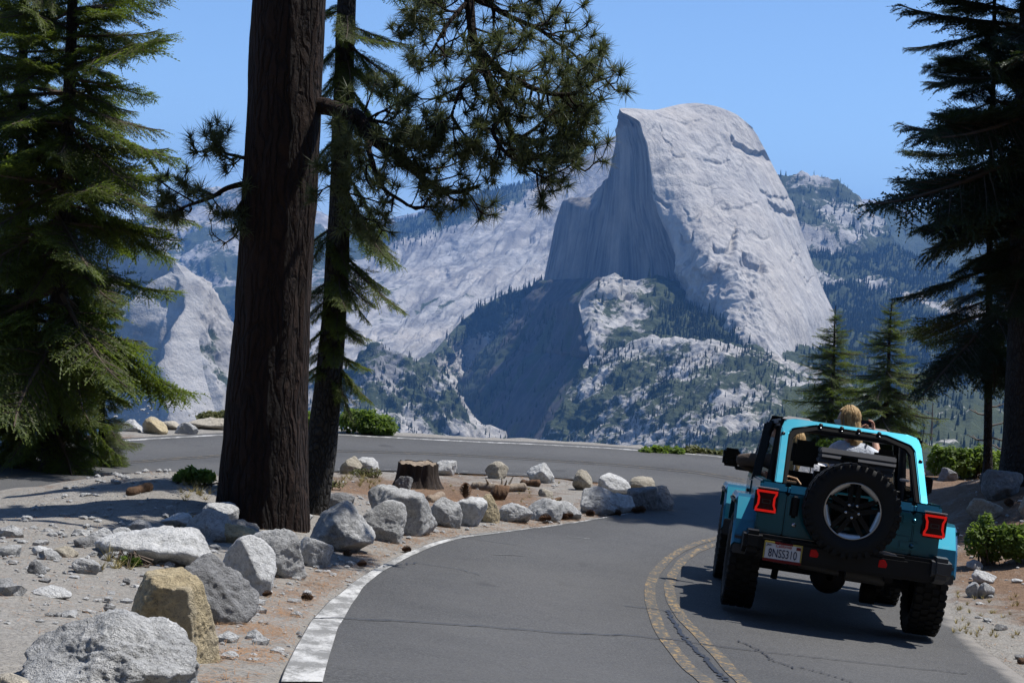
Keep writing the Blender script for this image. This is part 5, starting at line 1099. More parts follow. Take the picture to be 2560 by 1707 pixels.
def paint():
    s = N('teal_car_paint'); c = s.coord('Object'); fl = s.noise(c, 700, 2, .6); du = s.noise(c, 6, 5, .7)
    col = s.mix(s.math('MULTIPLY', s.ramp(du, (.5, 0.0), (.8, 1.0)), .12), s.mix(fl, (.006, .092, .132), (.010, .12, .17)), (.16, .16, .15))
    return s.done(col, .36, None, .80, Coat_Weight=.7, Coat_Roughness=.08)
M_PAINT = paint()
def plastic(name, c, r):
    s = N(name); q = s.coord('Object'); n = s.noise(q, 220, 3, .6)
    return s.done(s.mix(s.math('MULTIPLY', s.noise(q, 5, 4, .7), .35), c, tuple(min(1, x * 1.8 + .01) for x in c)), r, s.bump(n, .0015, .4))
M_BLK = plastic('black_plastic', (.007, .007, .0075), .5); M_RUB = plastic('tyre_rubber', (.008, .008, .008), .75); M_TRIM = plastic('grey_plastic', (.05, .05, .052), .5)
M_LEATH = plastic('black_leather', (.012, .012, .013), .42); M_CANV = plastic('folded_canvas', (.075, .075, .078), .8); M_GLOSS = simple('gloss_black', (.006, .006, .007), .15); M_INNER = plastic('interior_black', (.008, .008, .009), .7)
M_SILV = simple('machined_silver', (.50, .49, .47), .35, .9); M_CHROME = simple('bolt_steel', (.55, .55, .55), .25, 1.0); M_PAD = simple('padding_vinyl', (.010, .010, .010), .9, Specular_IOR_Level=.08); M_STEEL = plastic('dull_steel', (.05, .048, .045), .55)
M_TAIL = simple('dark_red_lens', (.045, .002, .003), .12); M_REFL = simple('red_reflector', (.55, .006, .008), .25)
s = N('lit_tail_lamp'); M_LAMP = s.done((.55, .012, .01), .3, Emission_Color=(1.0, .02, .012, 1), Emission_Strength=.26)
M_VISOR = plastic('pale_visor', (.30, .29, .29), .6); M_TAN = plastic('tan_strap', (.42, .27, .16), .7)
def glass_mat():
    s = N('tinted_glass'); s.done((.25, .29, .29), .02, Transmission_Weight=1.0, IOR=1.45); return s.m
M_GLASS = glass_mat()

Pl, Pr = P(1862, 1512, 14.05), P(2311, 1582, 13.88)
O = (Pl + Pr) / 2; rt = unit(Pr - Pl); fw = np.array([math.sin(math.radians(6)), math.cos(math.radians(6)), -.10]); fw = unit(fw - rt * (fw @ rt)); upv = np.cross(rt, fw)
O = O - rt * .068
O[2] += float(np.mean([road_z(q[0], q[1]) + .016 - q[2] for q in (O + rt * .8, O - rt * .8, O + rt * .8 + fw * 2.46, O - rt * .8 + fw * 2.46)]))
CARM = Matrix([[rt[i], fw[i], upv[i], O[i]] for i in range(3)] + [[0, 0, 0, 1]])
car = bpy.data.objects.new('open_car', None); COL.objects.link(car); car.matrix_world = CARM; car['label'] = 'teal open top off road car with its spare wheel on the tailgate'; car['category'] = 'car'
# tub and nose
for sx in (-1, 1):
    b = B3()
    b.prism([(-.62, .70), (-.62, 1.05), (-.585, 1.13), (.72, 1.13), (.72, .52), (.50, .52), (.46, .80), (.30, .95), (-.30, .95), (-.48, .80), (-.52, .62)], 'x', sx * .70, sx * .765, .012)
    b.box(min(sx * .535, sx * .765), max(sx * .535, sx * .765), -.645, -.58, .70, 1.06, .012); b.box(min(sx * .535, sx * .755), max(sx * .535, sx * .755), -.635, -.55, 1.055, 1.135, .02, (0, 0, .03, 0))
    b.box(min(sx * .66, sx * .765), max(sx * .66, sx * .765), -.58, .72, 1.10, 1.15, .015)
    b.build('side_panel', M_PAINT, car); B3().box(min(sx * .70, sx * .765), max(sx * .70, sx * .765), 1.50, 1.62, .52, 1.12, .02).build('cowl_side', M_PAINT, car)
B3().box(-.72, .72, 1.62, 1.74, .60, 1.13, .02).build('cowl', M_PAINT, car); b = B3()
b.box(-.66, .66, 1.74, 3.05, .70, 1.09, .04, (.06, -.06, 0, -.02)); b.box(-.60, .60, 1.70, 3.0, 1.07, 1.13, .03, (.05, -.05, .0, -.03)); b.box(-.24, .24, 1.9, 2.8, 1.11, 1.165, .03, (.04, -.04, .1, -.1))
b.build('hood', M_PAINT, car)
B3().box(-.72, .72, -.58, 1.7, .50, .58, .01).box(-.70, -.64, -.58, 1.6, .56, 1.10, .005).box(.64, .70, -.58, 1.6, .56, 1.10, .005).box(-.62, -.40, -.55, .45, .56, .92, .02).box(.40, .62, -.55, .45, .56, .92, .02).box(-.55, .55, -.57, -.56, .58, 1.0, 0).build('cabin_floor', M_INNER, car)
b = B3()
for k in range(7): b.box(-.36 + k * .12 - .025, -.36 + k * .12 + .025, 3.03, 3.07, .76, 1.02, .01)
b.build('grille', M_BLK, car)
for sx in (-1, 1):
    hl = B3().lathe([(3.02, .001), (3.07, .07), (3.06, .085), (3.0, .09)], 'y', 20, (sx * .50, 0, .90)).build('headlight', M_SILV, car)
# doors: lower halves and dark window frames
for sx in (-1, 1):
    d = B3().box(min(sx * .715, sx * .775), max(sx * .715, sx * .775), .73, 1.50, .50, 1.12, .02).build('door', M_PAINT, car)
    x0, x1 = sx * .715, sx * .77; lean = lambda x, y, z: (x - .09 * np.sign(x) * max(0, z - 1.1) / .56, y, z)
    f = B3(); f.ring([(.74, 1.11), (1.60, 1.11), (1.42, 1.68), (.78, 1.68)], [(.84, 1.16), (1.50, 1.16), (1.38, 1.62), (.86, 1.62)], 'x', x0, x1, lean); f.box(min(sx * .70, sx * .78), max(sx * .70, sx * .78), .70, .80, 1.10, 1.66, .015, (-.06 * sx, -.06 * sx, .05, .05)); f.build('window_frame', M_GLOSS, d)
    B3().prism([(.84, 1.16), (1.50, 1.16), (1.47, 1.25), (.845, 1.25)], 'x', sx * .738, sx * .744, 0).build('window_pane', M_GLASS, d)
    B3().box(min(sx * .775, sx * .80), max(sx * .775, sx * .80), .80, .95, .98, 1.02, .008).build('handle', M_BLK, d)
# windshield
w = B3(); wl = lambda x, y, z: (x, y - .30 * (z - 1.12), z)
w.ring([(-.74, 1.12), (.74, 1.12), (.62, 1.74), (-.62, 1.74)], [(-.66, 1.18), (.66, 1.18), (.56, 1.67), (-.56, 1.67)], 'y', 1.60, 1.67, wl); wf = w.build('windshield_frame', M_GLOSS, car)
B3().prism([(-.66, 1.18), (.66, 1.18), (.56, 1.67), (-.56, 1.67)], 'y', 1.633, 1.639, 0, wl).build('windshield_glass', M_GLASS, wf)
for sx in (-1, 1): B3().box(min(sx * .20, sx * .54), max(sx * .20, sx * .54), 1.30, 1.44, 1.705, 1.755, .02, (.05, -.05, .03, 0)).build('sun_visor', M_VISOR, car)
# roll frame: painted outer hoop, dark padded inner lip, rails and crossbar
hz = lambda x, y, z: (x, y - .52 + .62 * (z - 1.15) / .55, z)
outer = [(-.645, 1.14), (-.612, 1.62), (-.585, 1.690), (-.50, 1.712), (.50, 1.712), (.585, 1.690), (.612, 1.62), (.645, 1.14)]
inner = [(-.582, 1.14), (-.550, 1.578), (-.515, 1.622), (-.31, 1.679), (.31, 1.679), (.515, 1.622), (.550, 1.578), (.582, 1.14)]
inn2 = [(-.540, 1.14), (-.508, 1.535), (-.470, 1.580), (-.29, 1.636), (.29, 1.636), (.470, 1.580), (.508, 1.535), (.540, 1.14)]
def hoop(name, A, Bq, y0, y1, mat):
    b = B3(); L = []
    for t in (y0, y1):
        for poly in (A, Bq): L.append([b.bm.verts.new(hz(p[0], t, p[1])) for p in poly])
    o0, i0, o1, i1 = L; n = len(A)
    for k in range(n - 1):
        for q in ((o0[k], o0[k+1], i0[k+1], i0[k]), (o1[k], i1[k], i1[k+1], o1[k+1]), (o0[k], o1[k], o1[k+1], o0[k+1]), (i0[k], i0[k+1], i1[k+1], i1[k])): b.bm.faces.new(q)
    for k in (0, n - 1): b.bm.faces.new((o0[k], i0[k], i1[k], o1[k]))
    bmesh.ops.recalc_face_normals(b.bm, faces=b.bm.faces[:]); bmesh.ops.bevel(b.bm, geom=b.bm.edges[:], offset=.008, segments=2, affect='EDGES', clamp_overlap=True); return b.build(name, mat, car)
rf = hoop('roll_hoop', outer, inner, -.05, .075, M_PAINT); hoop('hoop_padding', [(x * .994, z - .004) for x, z in inner], inn2, -.03, .10, M_PAD)
for x in (-.27, -.085, .065, .245):
    q = hz(x, -.05, 1.682); B3().lathe([(-.018, .001), (-.014, .018), (.02, .022)], 'y', 12, q).build('clip', M_BLK, rf); B3().lathe([(-.012, .001), (-.008, .008), (.0, .008)], 'y', 8, (q[0] + .002, q[1] - .012, q[2] - .024)).build('bolt', M_CHROME, rf)
for x, z in ((-.597, 1.565), (.597, 1.49)):
    q = hz(x, -.05, z); B3().lathe([(-.016, .001), (-.012, .017), (.02, .019)], 'y', 10, q).build('bolt', M_GLOSS, rf)
for sx in (-1, 1):
    B3().box(min(sx * .565, sx * .64), max(sx * .565, sx * .64), .10, 1.42, 1.635, 1.70, .02).build('roof_rail', M_BLK, car)
    B3().tube([(sx * .60, .74, 1.12), (sx * .585, .76, 1.40), (sx * .565, .80, 1.655)], .035, 8).build('roll_bar', M_BLK, car)
B3().tube([(-.57, .80, 1.64), (.57, .80, 1.64)], .03, 8).build('roll_bar', M_BLK, car)
# tailgate
tg = B3().prism([(-.530, .695), (.530, .695), (.530, 1.052), (-.530, 1.052)], 'y', -.655, -.60, .012).box(-.527, .527, -.648, -.56, 1.05, 1.135, .02, (0, 0, .03, 0)).build('tailgate', M_PAINT, car)
B3().box(-.495, -.425, -.69, -.655, .865, 1.055, .018).build('handle', M_BLK, tg); B3().box(-.475, -.445, -.692, -.688, 1.04, 1.052, .004).build('handle_cap', M_CHROME, tg)
B3().lathe([(-.668, .001), (-.668, .017), (-.655, .02)], 'y', 14, (-.445, 0, .805)).build('lock', M_CHROME, tg)
for z in (.99, .78): B3().box(.43, .60, -.685, -.648, z - .035, z + .035, .012).lathe([(-.70, .001), (-.695, .02), (-.655, .022)], 'y', 12, (.535, 0, z)).build('hinge', M_PAINT, tg)
B3().box(.30, .515, -.664, -.656, .735, .855, .02).build('stamped_panel', M_PAINT, tg)
# tail lamps
for sx in (-1, 1):
    c = sx * .703; b = B3().box(c - .100, c + .100, -.70, -.63, .87, 1.08, .022).build('tail_lamp', M_BLK, car)
    k = [(-.082, -.084), (-.090, .088), (.086, .088), (.080, -.084)]
    O_ = [(-.088, -.092), (-.088, -.062), (-.074, -.03), (-.074, .03), (-.088, .062), (-.088, .090), (.088, .090), (.088, .062), (.074, .03), (.074, -.03), (.088, -.062), (.088, -.092)]
    I_ = [(x - .018 * np.sign(x), z - .020 * np.sign(z) if abs(z) > .08 else z) for x, z in O_]
    B3().ring([(c + x, .975 + z) for x, z in O_], [(c + x, .975 + z) for x, z in I_], 'y', -.712, -.695).build('lamp_ring', M_LAMP, b)
    B3().prism([(c + x * .97, .975 + z * .97) for x, z in I_], 'y', -.704, -.69, 0).build('lens', M_TAIL, b)
    B3().ring([(c - .035, .955), (c + .035, .955), (c + .035, .99), (c - .035, .99)], [(c - .03, .96), (c + .03, .96), (c + .03, .986), (c - .03, .986)], 'y', -.708, -.70).build('inner_lamp', M_STEEL, b)
    B3().box(c - .095, c + .095, -.706, -.66, 1.078, 1.09, .004).build('lamp_cap', M_VISOR, b)
# wheels
def tyre_b(R=.412, W=.27):
    b = B3(); h = W / 2; b.lathe([(-h * .72, R * .60), (-h * .95, R * .68), (-h, R * .82), (-h * .92, R * .93), (-h * .78, R * .955), (h * .78, R * .955), (h * .92, R * .93), (h, R * .82), (h * .95, R * .68), (h * .72, R * .60)], 'x', 64)
    n = 34
    for k in range(n):
        a = 2 * math.pi * k / n
        for row, (x0, x1, off, ln) in enumerate(((-h * .98, -h * .52, 0, .050), (-h * .46, -h * .04, .5, .040), (h * .04, h * .46, 0, .040), (h * .52, h * .98, .5, .050))):
            aa = a + off * 2 * math.pi / n + (.02 if k % 2 else 0); r0, r1 = R * .94, R * (1.0 if k % 2 else .992); V = []
            for r in (r0, r1):
                for t in (-ln / 2, ln / 2):
                    for x in (x0, x1):
                        xx = x if r == r0 or abs(x) < h * .9 else x * .97; q = aa + t / R; V.append((xx, r * math.cos(q), r * math.sin(q)))
            b.np(V, [(0, 1, 3, 2), (4, 6, 7, 5), (0, 4, 5, 1), (2, 3, 7, 6), (0, 2, 6, 4), (1, 5, 7, 3)], False)
            if row in (0, 3):                              # side lugs
                xs = (x0 if row == 0 else x1); V = [(xs * s_, r * math.cos(aa + t / R), r * math.sin(aa + t / R)) for r in (R * .86, R * .955) for t in (-.018, .018) for s_ in (.96, 1.035)]
                b.np(V, [(0, 1, 3, 2), (4, 6, 7, 5), (0, 4, 5, 1), (2, 3, 7, 6), (0, 2, 6, 4), (1, 5, 7, 3)], False)
    return b
def rim_b(R=.412, W=.27):
    """dark five spoke rim, face at x = -W/2"""
    b = B3(); h = W / 2; r = R * .60; b.lathe([(h * .7, r), (h * .5, r * .93), (-h * .4, r * .9), (-h * .62, r * .93)], 'x', 48); b.lathe([(-h * .58, .001), (-h * .62, .05), (-h * .50, .085), (-h * .3, .09)], 'x', 24)
    for k in range(5):
        a = math.pi / 2 + 2 * math.pi * k / 5
        for sg in (-1, 1):
            u = np.array([0, math.cos(a), math.sin(a)]); v = np.array([0, -math.sin(a), math.cos(a)]); X = np.array([1.0, 0, 0]); V = []
            for t, rr, wd in ((0, .05, .022), (1, r * .97, .020)):
                o = u * rr + v * sg * (.026 + .014 * t); V += [o + v * wd + X * (-h * .60), o - v * wd + X * (-h * .60), o - v * wd + X * (-h * .25), o + v * wd + X * (-h * .25)]
            b.np(V, [(0, 1, 5, 4), (1, 2, 6, 5), (2, 3, 7, 6), (3, 0, 4, 7), (4, 5, 6, 7)], False)
    return b
def rim_silver(R=.412, W=.27):
    b = B3(); h = W / 2; r = R * .60; b.lathe([(-h * .70, r * 1.0), (-h * .76, r * .985), (-h * .76, r * .95), (-h * .66, r * .935)], 'x', 56)
    for k in range(5):
        a0 = math.pi / 2 + 2 * math.pi * (k + .5) / 5; A = np.linspace(a0 - .42, a0 + .42, 10); V = []
        for i, q in enumerate(A):
            e = abs(i - 4.5) / 4.5; ri = r * (.80 + .07 * e ** 3)
            for rr, xx in ((r * .955, -h * .70), (ri, -h * .60), (ri, -h * .45)): V.append((xx, rr * math.cos(q), rr * math.sin(q)))
        b.np(V, [(3 * i + j, 3 * i + 3 + j, 3 * i + 4 + j, 3 * i + 1 + j) for i in range(9) for j in (0, 1)])
    return b
def wheel(name, M):
    o = tyre_b().build(name, M_RUB, car, None, M); rim_b().build('rim', M_GLOSS, o); rim_silver().build('rim_accent', M_SILV, o)
    b = B3()
    for k in range(5):
        a = -math.pi / 2 + 2 * math.pi * k / 5; b.lathe([(-.100, .001), (-.098, .012), (-.08, .013)], 'x', 8, (0, .058 * math.cos(a), .058 * math.sin(a)))
    b.build('lug_nut', M_CHROME, o); return o
for x, y in ((-.80, 0), (.80, 0), (-.80, 2.46), (.80, 2.46)):
    wheel('wheel', Matrix.Translation((x, y, .405)) @ (Matrix.Identity(4) if x < 0 else Matrix.Rotation(math.pi, 4, 'Z')) @ Matrix.Rotation(.3 + y, 4, 'X'))
wheel('spare_wheel', Matrix.Translation((-.012, -.86, 1.005)) @ Matrix.Rotation(math.pi / 2, 4, 'Z') @ Matrix.Scale(.965, 4))
B3().box(-.16, .16, -.78, -.655, .86, 1.12, .03).build('spare_carrier', M_BLK, car); B3().box(-.055, .055, -.80, -.74, 1.13, 1.20, .015).build('brake_lamp_stalk', M_BLK, car)
# fenders
for y, nm in ((0, 'rear'), (2.46, 'front')):
    for sx in (-1, 1):
        top = [(-.62, .60), (-.56, .80), (-.40, .985), (-.34, 1.01), (.34, 1.01), (.42, .985), (.60, .78)] if nm == 'rear' else [(-.60, .60), (-.52, .82), (-.38, .985), (-.32, 1.01), (.45, 1.01), (.56, .96), (.62, .80)]
        top = [(a, z - .01) for a, z in top]; inn = [(a * .93, z - .045) for a, z in top]; b = B3(); x0, x1 = sx * .70, sx * .925; Lq = []
        for x in (x0, x1, sx * .945):
            e = 0 if x != sx * .945 else 1; Lq.append([b.bm.verts.new((x, y + a * (1 - .02 * e), z - .03 * e)) for a, z in top]); Lq.append([b.bm.verts.new((x, y + a, z)) for a, z in inn])
        n = len(top)
        for j in (0, 2):
            for k in range(n - 1): b.bm.faces.new((Lq[j][k], Lq[j][k+1], Lq[j+2][k+1], Lq[j+2][k])); b.bm.faces.new((Lq[j+1][k], Lq[j+3][k], Lq[j+3][k+1], Lq[j+1][k+1]))
        for j in (0, 4):
            for k in range(n - 1): b.bm.faces.new((Lq[j][k], Lq[j+1][k], Lq[j+1][k+1], Lq[j][k+1]))
        for k in (0, n - 1):
            for j in (0, 2): b.bm.faces.new((Lq[j][k], Lq[j+1][k], Lq[j+3][k], Lq[j+2][k]))
        f = b.build('fender', M_PAINT, car); B3().box(min(sx * .69, sx * .93), max(sx * .69, sx * .93), y - .61, y - .585, .50, .66, .01).build('fender_liner', M_TRIM, f)
        B3().box(min(sx * .948, sx * .956), max(sx * .948, sx * .956), y - .45, y + .45, .915, .945, .003).build('fender_lip', M_BLK, f)
# bumper
bp = B3(); bp.prism([(-.80, .56), (-.72, .50), (.72, .50), (.80, .56), (.80, .70), (-.80, .70)], 'y', -.80, -.64, .03); bp.box(-.50, .50, -.90, -.78, .50, .685, .03)
bumper = bp.build('rear_bumper', M_BLK, car)
for sx in (-1, 1): B3().prism([(-.885, .72), (-.72, .735), (-.50, .70), (-.50, .52), (-.75, .50), (-.885, .56)], 'x', sx * .70, sx * .86, .035).build('bumper_end', M_TRIM if sx > 0 else M_BLK, bumper)
B3().prism([(.17, .684), (.42, .684), (.40, .70), (.28, .715), (.17, .722)], 'y', -.80, -.79, .002).build('bumper_glint', M_VISOR, bumper)  # pale piece standing in for the shine on the bumper top
for x in (-.272, .291): B3().prism([(x - .034, .580), (x + .034, .580), (x + .040, .61), (x + .015, .645), (x - .03, .640)], 'y', -.908, -.897, .004).build('reflector', M_REFL, bumper)
# number plate
pl = B3().box(-.680, -.372, -.912, -.896, .497, .655, .008).build('number_plate', simple('plate_white', (.62, .63, .66), .4), car)
M_PR = simple('plate_red', (.16, .012, .012), .5); M_PY = simple('plate_yellow', (.42, .33, .07), .5); M_PB = simple('plate_navy', (.012, .018, .06), .5); M_PRT = simple('plate_red_script', (.45, .03, .03), .5)
B3().box(-.684, -.368, -.918, -.905, .493, .517, .002).box(-.60, -.45, -.918, -.905, .642, .658, .002).build('plate_frame', M_PR, pl); B3().box(-.684, -.675, -.9175, -.905, .517, .658, .001).box(-.377, -.368, -.9175, -.905, .517, .658, .001).box(-.675, -.60, -.9175, -.905, .646, .658, .001).box(-.45, -.377, -.9175, -.905, .646, .658, .001).build('frame_corner', M_PY, pl)
B3().box(-.418, -.382, -.9155, -.91, .613, .638, .001).build('sticker', M_PR, pl)
def text(body_, name, x, z, size, mat, parent, sx=1.0, shear=0.0, y=-.9145):
    c = bpy.data.curves.new(name, 'FONT'); c.body = body_; c.size = size; c.align_x = 'CENTER'; c.align_y = 'CENTER'; c.extrude = .0012; c.shear = shear
    o = bpy.data.objects.new(name, c); COL.objects.link(o); dg = bpy.context.evaluated_depsgraph_get(); me = bpy.data.meshes.new_from_object(o.evaluated_get(dg)); bpy.data.objects.remove(o); me.materials.clear(); me.materials.append(mat)
    q = link(name, me, parent); q.matrix_local = Matrix.Translation((x, y, z)) @ Matrix.Rotation(math.pi / 2, 4, 'X') @ Matrix.Diagonal((sx, 1, 1, 1)); return q
text('8NSS310', 'lettering', -.526, .563, .098, M_PB, pl, .66); text('California', 'script_lettering', -.525, .628, .036, M_PRT, pl, .95, .3); text('JAN', 'month_lettering', -.645, .628, .024, M_PB, pl, .9)
# underside
B3().lathe([(-.17, .03), (-.13, .10), (-.06, .155), (.03, .155), (.10, .11), (.15, .05), (.17, .03)], 'y', 20, (-.04, 0, .385)).tube([(-.66, 0, .405), (.66, 0, .405)], .045, 10).build('rear_axle', M_INNER, car)
B3().tube([(-.62, -.42, .49), (-.30, -.44, .47), (.0, -.46, .455)], .032, 8).tube([(.05, -.5, .46), (.38, -.5, .455)], .055, 12).build('exhaust', M_STEEL, car)
B3().lathe([(.27, .02), (.275, .085), (.40, .09), (.41, .02)], 'x', 16, (0, .12, .27)).build('muffler', M_INNER, car)
for sx in (-1, 1): B3().tube([(sx * .50, .05, .28), (sx * .47, .1, .62)], .03, 8).build('damper', M_INNER, car)
B3().box(-.44, -.36, -.6, 3.0, .44, .54, .01).box(.36, .44, -.6, 3.0, .44, .54, .01).box(-.40, .40, -.55, -.35, .50, .60, .02).box(-.35, .35, .8, 1.6, .36, .5, .03).tube([(-.66, 2.46, .405), (.66, 2.46, .405)], .045, 8).build('chassis', M_INNER, car)
B3().prism([(-.82, .50), (-.70, .44), (.70, .44), (.82, .50), (.82, .66), (-.82, .66)], 'y', 3.12, 3.30, .03).build('front_bumper', M_BLK, car)
# seats
def seat(x0, x1, y, z0, z1, hr, nm='seat'):
    o = B3().box(x0, x1, y - .07, y + .09, z0, z1, .05, (.03, -.03, -.10, -.10)).box(x0, x1, y + .05, y + .52, z0 - .14, z0 + .04, .05).build(nm, M_LEATH, car)
    for (a, c, zb, zt) in hr:
        B3().box(a, c, y - .17, y - .06, zb, zt, .035, (.015, -.015, -.02, -.02)).build('headrest', M_LEATH, o); B3().tube([(a + .06, y - .10, z1 - .03), (a + .06, y - .11, zb + .03)], .008, 6).tube([(c - .06, y - .10, z1 - .03), (c - .06, y - .11, zb + .03)], .008, 6).build('headrest_post', M_CHROME, o)
    return o
seat(-.56, .56, .42, .72, 1.25, [(-.485, -.225, 1.30, 1.535), (.245, .465, 1.36, 1.555)], 'rear_seat')
seat(-.58, -.10, .98, .76, 1.30, [(-.46, -.22, 1.33, 1.50)], 'front_seat'); seat(.10, .58, .98, .76, 1.30, [(.22, .46, 1.33, 1.50)], 'front_seat')
B3().box(-.66, .66, 1.42, 1.62, .80, 1.12, .04).build('dashboard', M_INNER, car)
v, f = [], []; b = B3(); an = np.linspace(0, 2 * math.pi, 25); b.tube([(-.36 + .19 * math.cos(a), 1.30 - .07 * math.sin(a), 1.05 + .17 * math.sin(a)) for a in an], .016, 8, False); b.box(-.54, -.18, 1.28, 1.31, 1.035, 1.065, .01); b.tube([(-.36, 1.29, 1.05), (-.36, 1.45, .98)], .03, 8); b.build('steering_wheel', M_BLK, car)
# folded soft top slats
for k, (z0, z1, y0, x0, x1, d) in enumerate(((1.445, 1.497, -.10, -.255, .405, 0), (1.405, 1.449, -.115, -.25, .405, .01), (1.362, 1.408, -.10, -.26, .40, .0), (1.315, 1.366, -.085, -.10, .395, .02))):
    B3().box(x0, x1, y0 - .02, y0 + .28, z0, z1, .010, (.0, .0, .025, 0)).build('soft_top_fold', M_CANV, car)
B3().box(-.075, .075, -.135, -.118, 1.385, 1.44, .006).build('soft_top_strap', M_GLOSS, car); B3().box(-.27, .41, .0, .2, 1.12, 1.33, .05).build('soft_top_frame', M_INNER, car)
B3().box(.42, .50, -.38, -.30, 1.30, 1.325, .008).build('speaker_trim', M_VISOR, car)
b = B3(); b.tube([(-.60, -.50, 1.16), (-.53, -.47, 1.205), (-.46, -.48, 1.195), (-.42, -.50, 1.15)], .008, 6); b.box(-.55, -.46, -.53, -.49, 1.152, 1.172, .004); b.build('loose_strap', M_TAN, car)
# mirrors
for sx in (-1, 1):
    m_ = B3().box(min(sx * .86, sx * 1.03), max(sx * .86, sx * 1.03), 1.66, 1.78, 1.185, 1.365, .025).box(min(sx * .74, sx * .90), max(sx * .74, sx * .90), 1.68, 1.74, 1.16, 1.20, .01).build('side_mirror', M_BLK, car)
    B3().box(min(sx * .875, sx * 1.015), max(sx * .875, sx * 1.015), 1.652, 1.659, 1.20, 1.35, .004).build('mirror_glass', M_GLOSS, m_)
b = B3(); b.tube([(.90, 1.9, 1.1), (.905, 1.9, 1.35), (.91, 1.89, 1.85)], .004, 5); b.build('antenna', M_BLK, car)

# --- people
def skin_mesh(nodes, edges, root, mats, sub=2, face_mat=None):
    me = bpy.data.meshes.new('skin'); keys = list(nodes); ix = {k: i for i, k in enumerate(keys)}
    me.from_pydata([nodes[k][0] for k in keys], [(ix[a], ix[b]) for a, b in edges], []); o = bpy.data.objects.new('skin', me); COL.objects.link(o)
    o.modifiers.new('s', 'SKIN'); o.modifiers.new('u', 'SUBSURF').levels = sub; sk = me.skin_vertices[0].data if me.skin_vertices else None
    if sk is None: bm = bmesh.new(); bm.from_mesh(me); bm.verts.layers.skin.verify(); bm.to_mesh(me); bm.free(); sk = me.skin_vertices[0].data
    for k in keys:
        r = nodes[k][1]; sk[ix[k]].radius = r if isinstance(r, tuple) else (r, r); sk[ix[k]].use_root = (k == root)
    dg = bpy.context.evaluated_depsgraph_get(); out = bpy.data.meshes.new_from_object(o.evaluated_get(dg)); bpy.data.objects.remove(o)
    out.materials.clear()
    for m in mats: out.materials.append(m)
    for p in out.polygons: p.use_smooth = True
    return out
def cloth(name, a, b):
    s = N(name); c = s.coord('Object'); n = s.noise(c, 9, 5, .6); return s.done(s.mix(n, a, b), .85, s.bump(s.math('ADD', s.noise(c, 22, 4, .6, 1.2), s.math('MULTIPLY', s.noise(c, 300, 2), .15)), .02, .9))
M_SKIN = simple('skin_tone', (.46, .27, .19), .5, Subsurface_Weight=.15); M_SHIRT = cloth('pale_blue_shirt', (.52, .57, .66), (.68, .73, .80)); M_JACK = cloth('brown_jacket', (.055, .042, .034), (.12, .092, .075)); M_WHT = cloth('white_top', (.6, .6, .62), (.75, .75, .76)); M_DEN = cloth('dark_trousers', (.02, .025, .04), (.04, .05, .07))
s = N('blond_hair'); c = s.coord('Object'); n = s.noise(s.map(c, (1, 1, .06)), 90, 4, .7); M_BLOND = s.done(s.mix(s.ramp(n, (.3, 0.0), (.7, 1.0)), (.30, .17, .065), (.66, .48, .24)), .45, s.bump(n, .012, 1.0))
s = N('dark_hair'); c = s.coord('Object'); n = s.noise(s.map(c, (1, 1, .1)), 80, 4, .7); M_DARKH = s.done(s.mix(n, (.02, .014, .010), (.06, .04, .026)), .45, s.bump(n, .01, 1.0))
M_MASK = cloth('pale_blue_mask', (.30, .44, .56), (.40, .54, .66))
def head_mesh(c, yaw, pitch=0, k=1.0):
    """skull with brow, nose, mouth, chin and ears, looking along +y before yaw"""
    v, f = ico(4); p = v * np.array([.074, .094, .113]); y, z, x = v[:, 1], v[:, 2], v[:, 0]
    p[:, 1] += np.where(z < -.1, .010 * np.clip(y, 0, 1), 0); p[:, 0] *= 1 - .26 * sst(-.1, -1, z); p[:, 1] *= 1 - .10 * sst(-.4, -1, z)
    g = lambda cx, cz, sx, sz: np.exp(-((x - cx) / sx) ** 2 - ((z - cz) / sz) ** 2) * (y > 0)
    p[:, 1] += .024 * g(0, -.14, .13, .17) + .010 * g(0, -.22, .2, .08) + .008 * g(0, .16, .5, .1) - .012 * (g(-.38, .02, .2, .12) + g(.38, .02, .2, .12)) + .007 * g(0, -.50, .3, .07) + .010 * g(0, -.80, .3, .14)
    R = np.array((Matrix.Rotation(yaw, 3, 'Z') @ Matrix.Rotation(pitch, 3, 'X'))); V = [p]; F = [f]; n = len(p)
    for sx in (-1, 1):
        e = v * np.array([.010, .018, .032]) + np.array([sx * .076, -.005, -.012]); V.append(e); F.append(f + n); n += len(e)
    return np.concatenate(V) @ R.T * k + c, np.concatenate(F), R
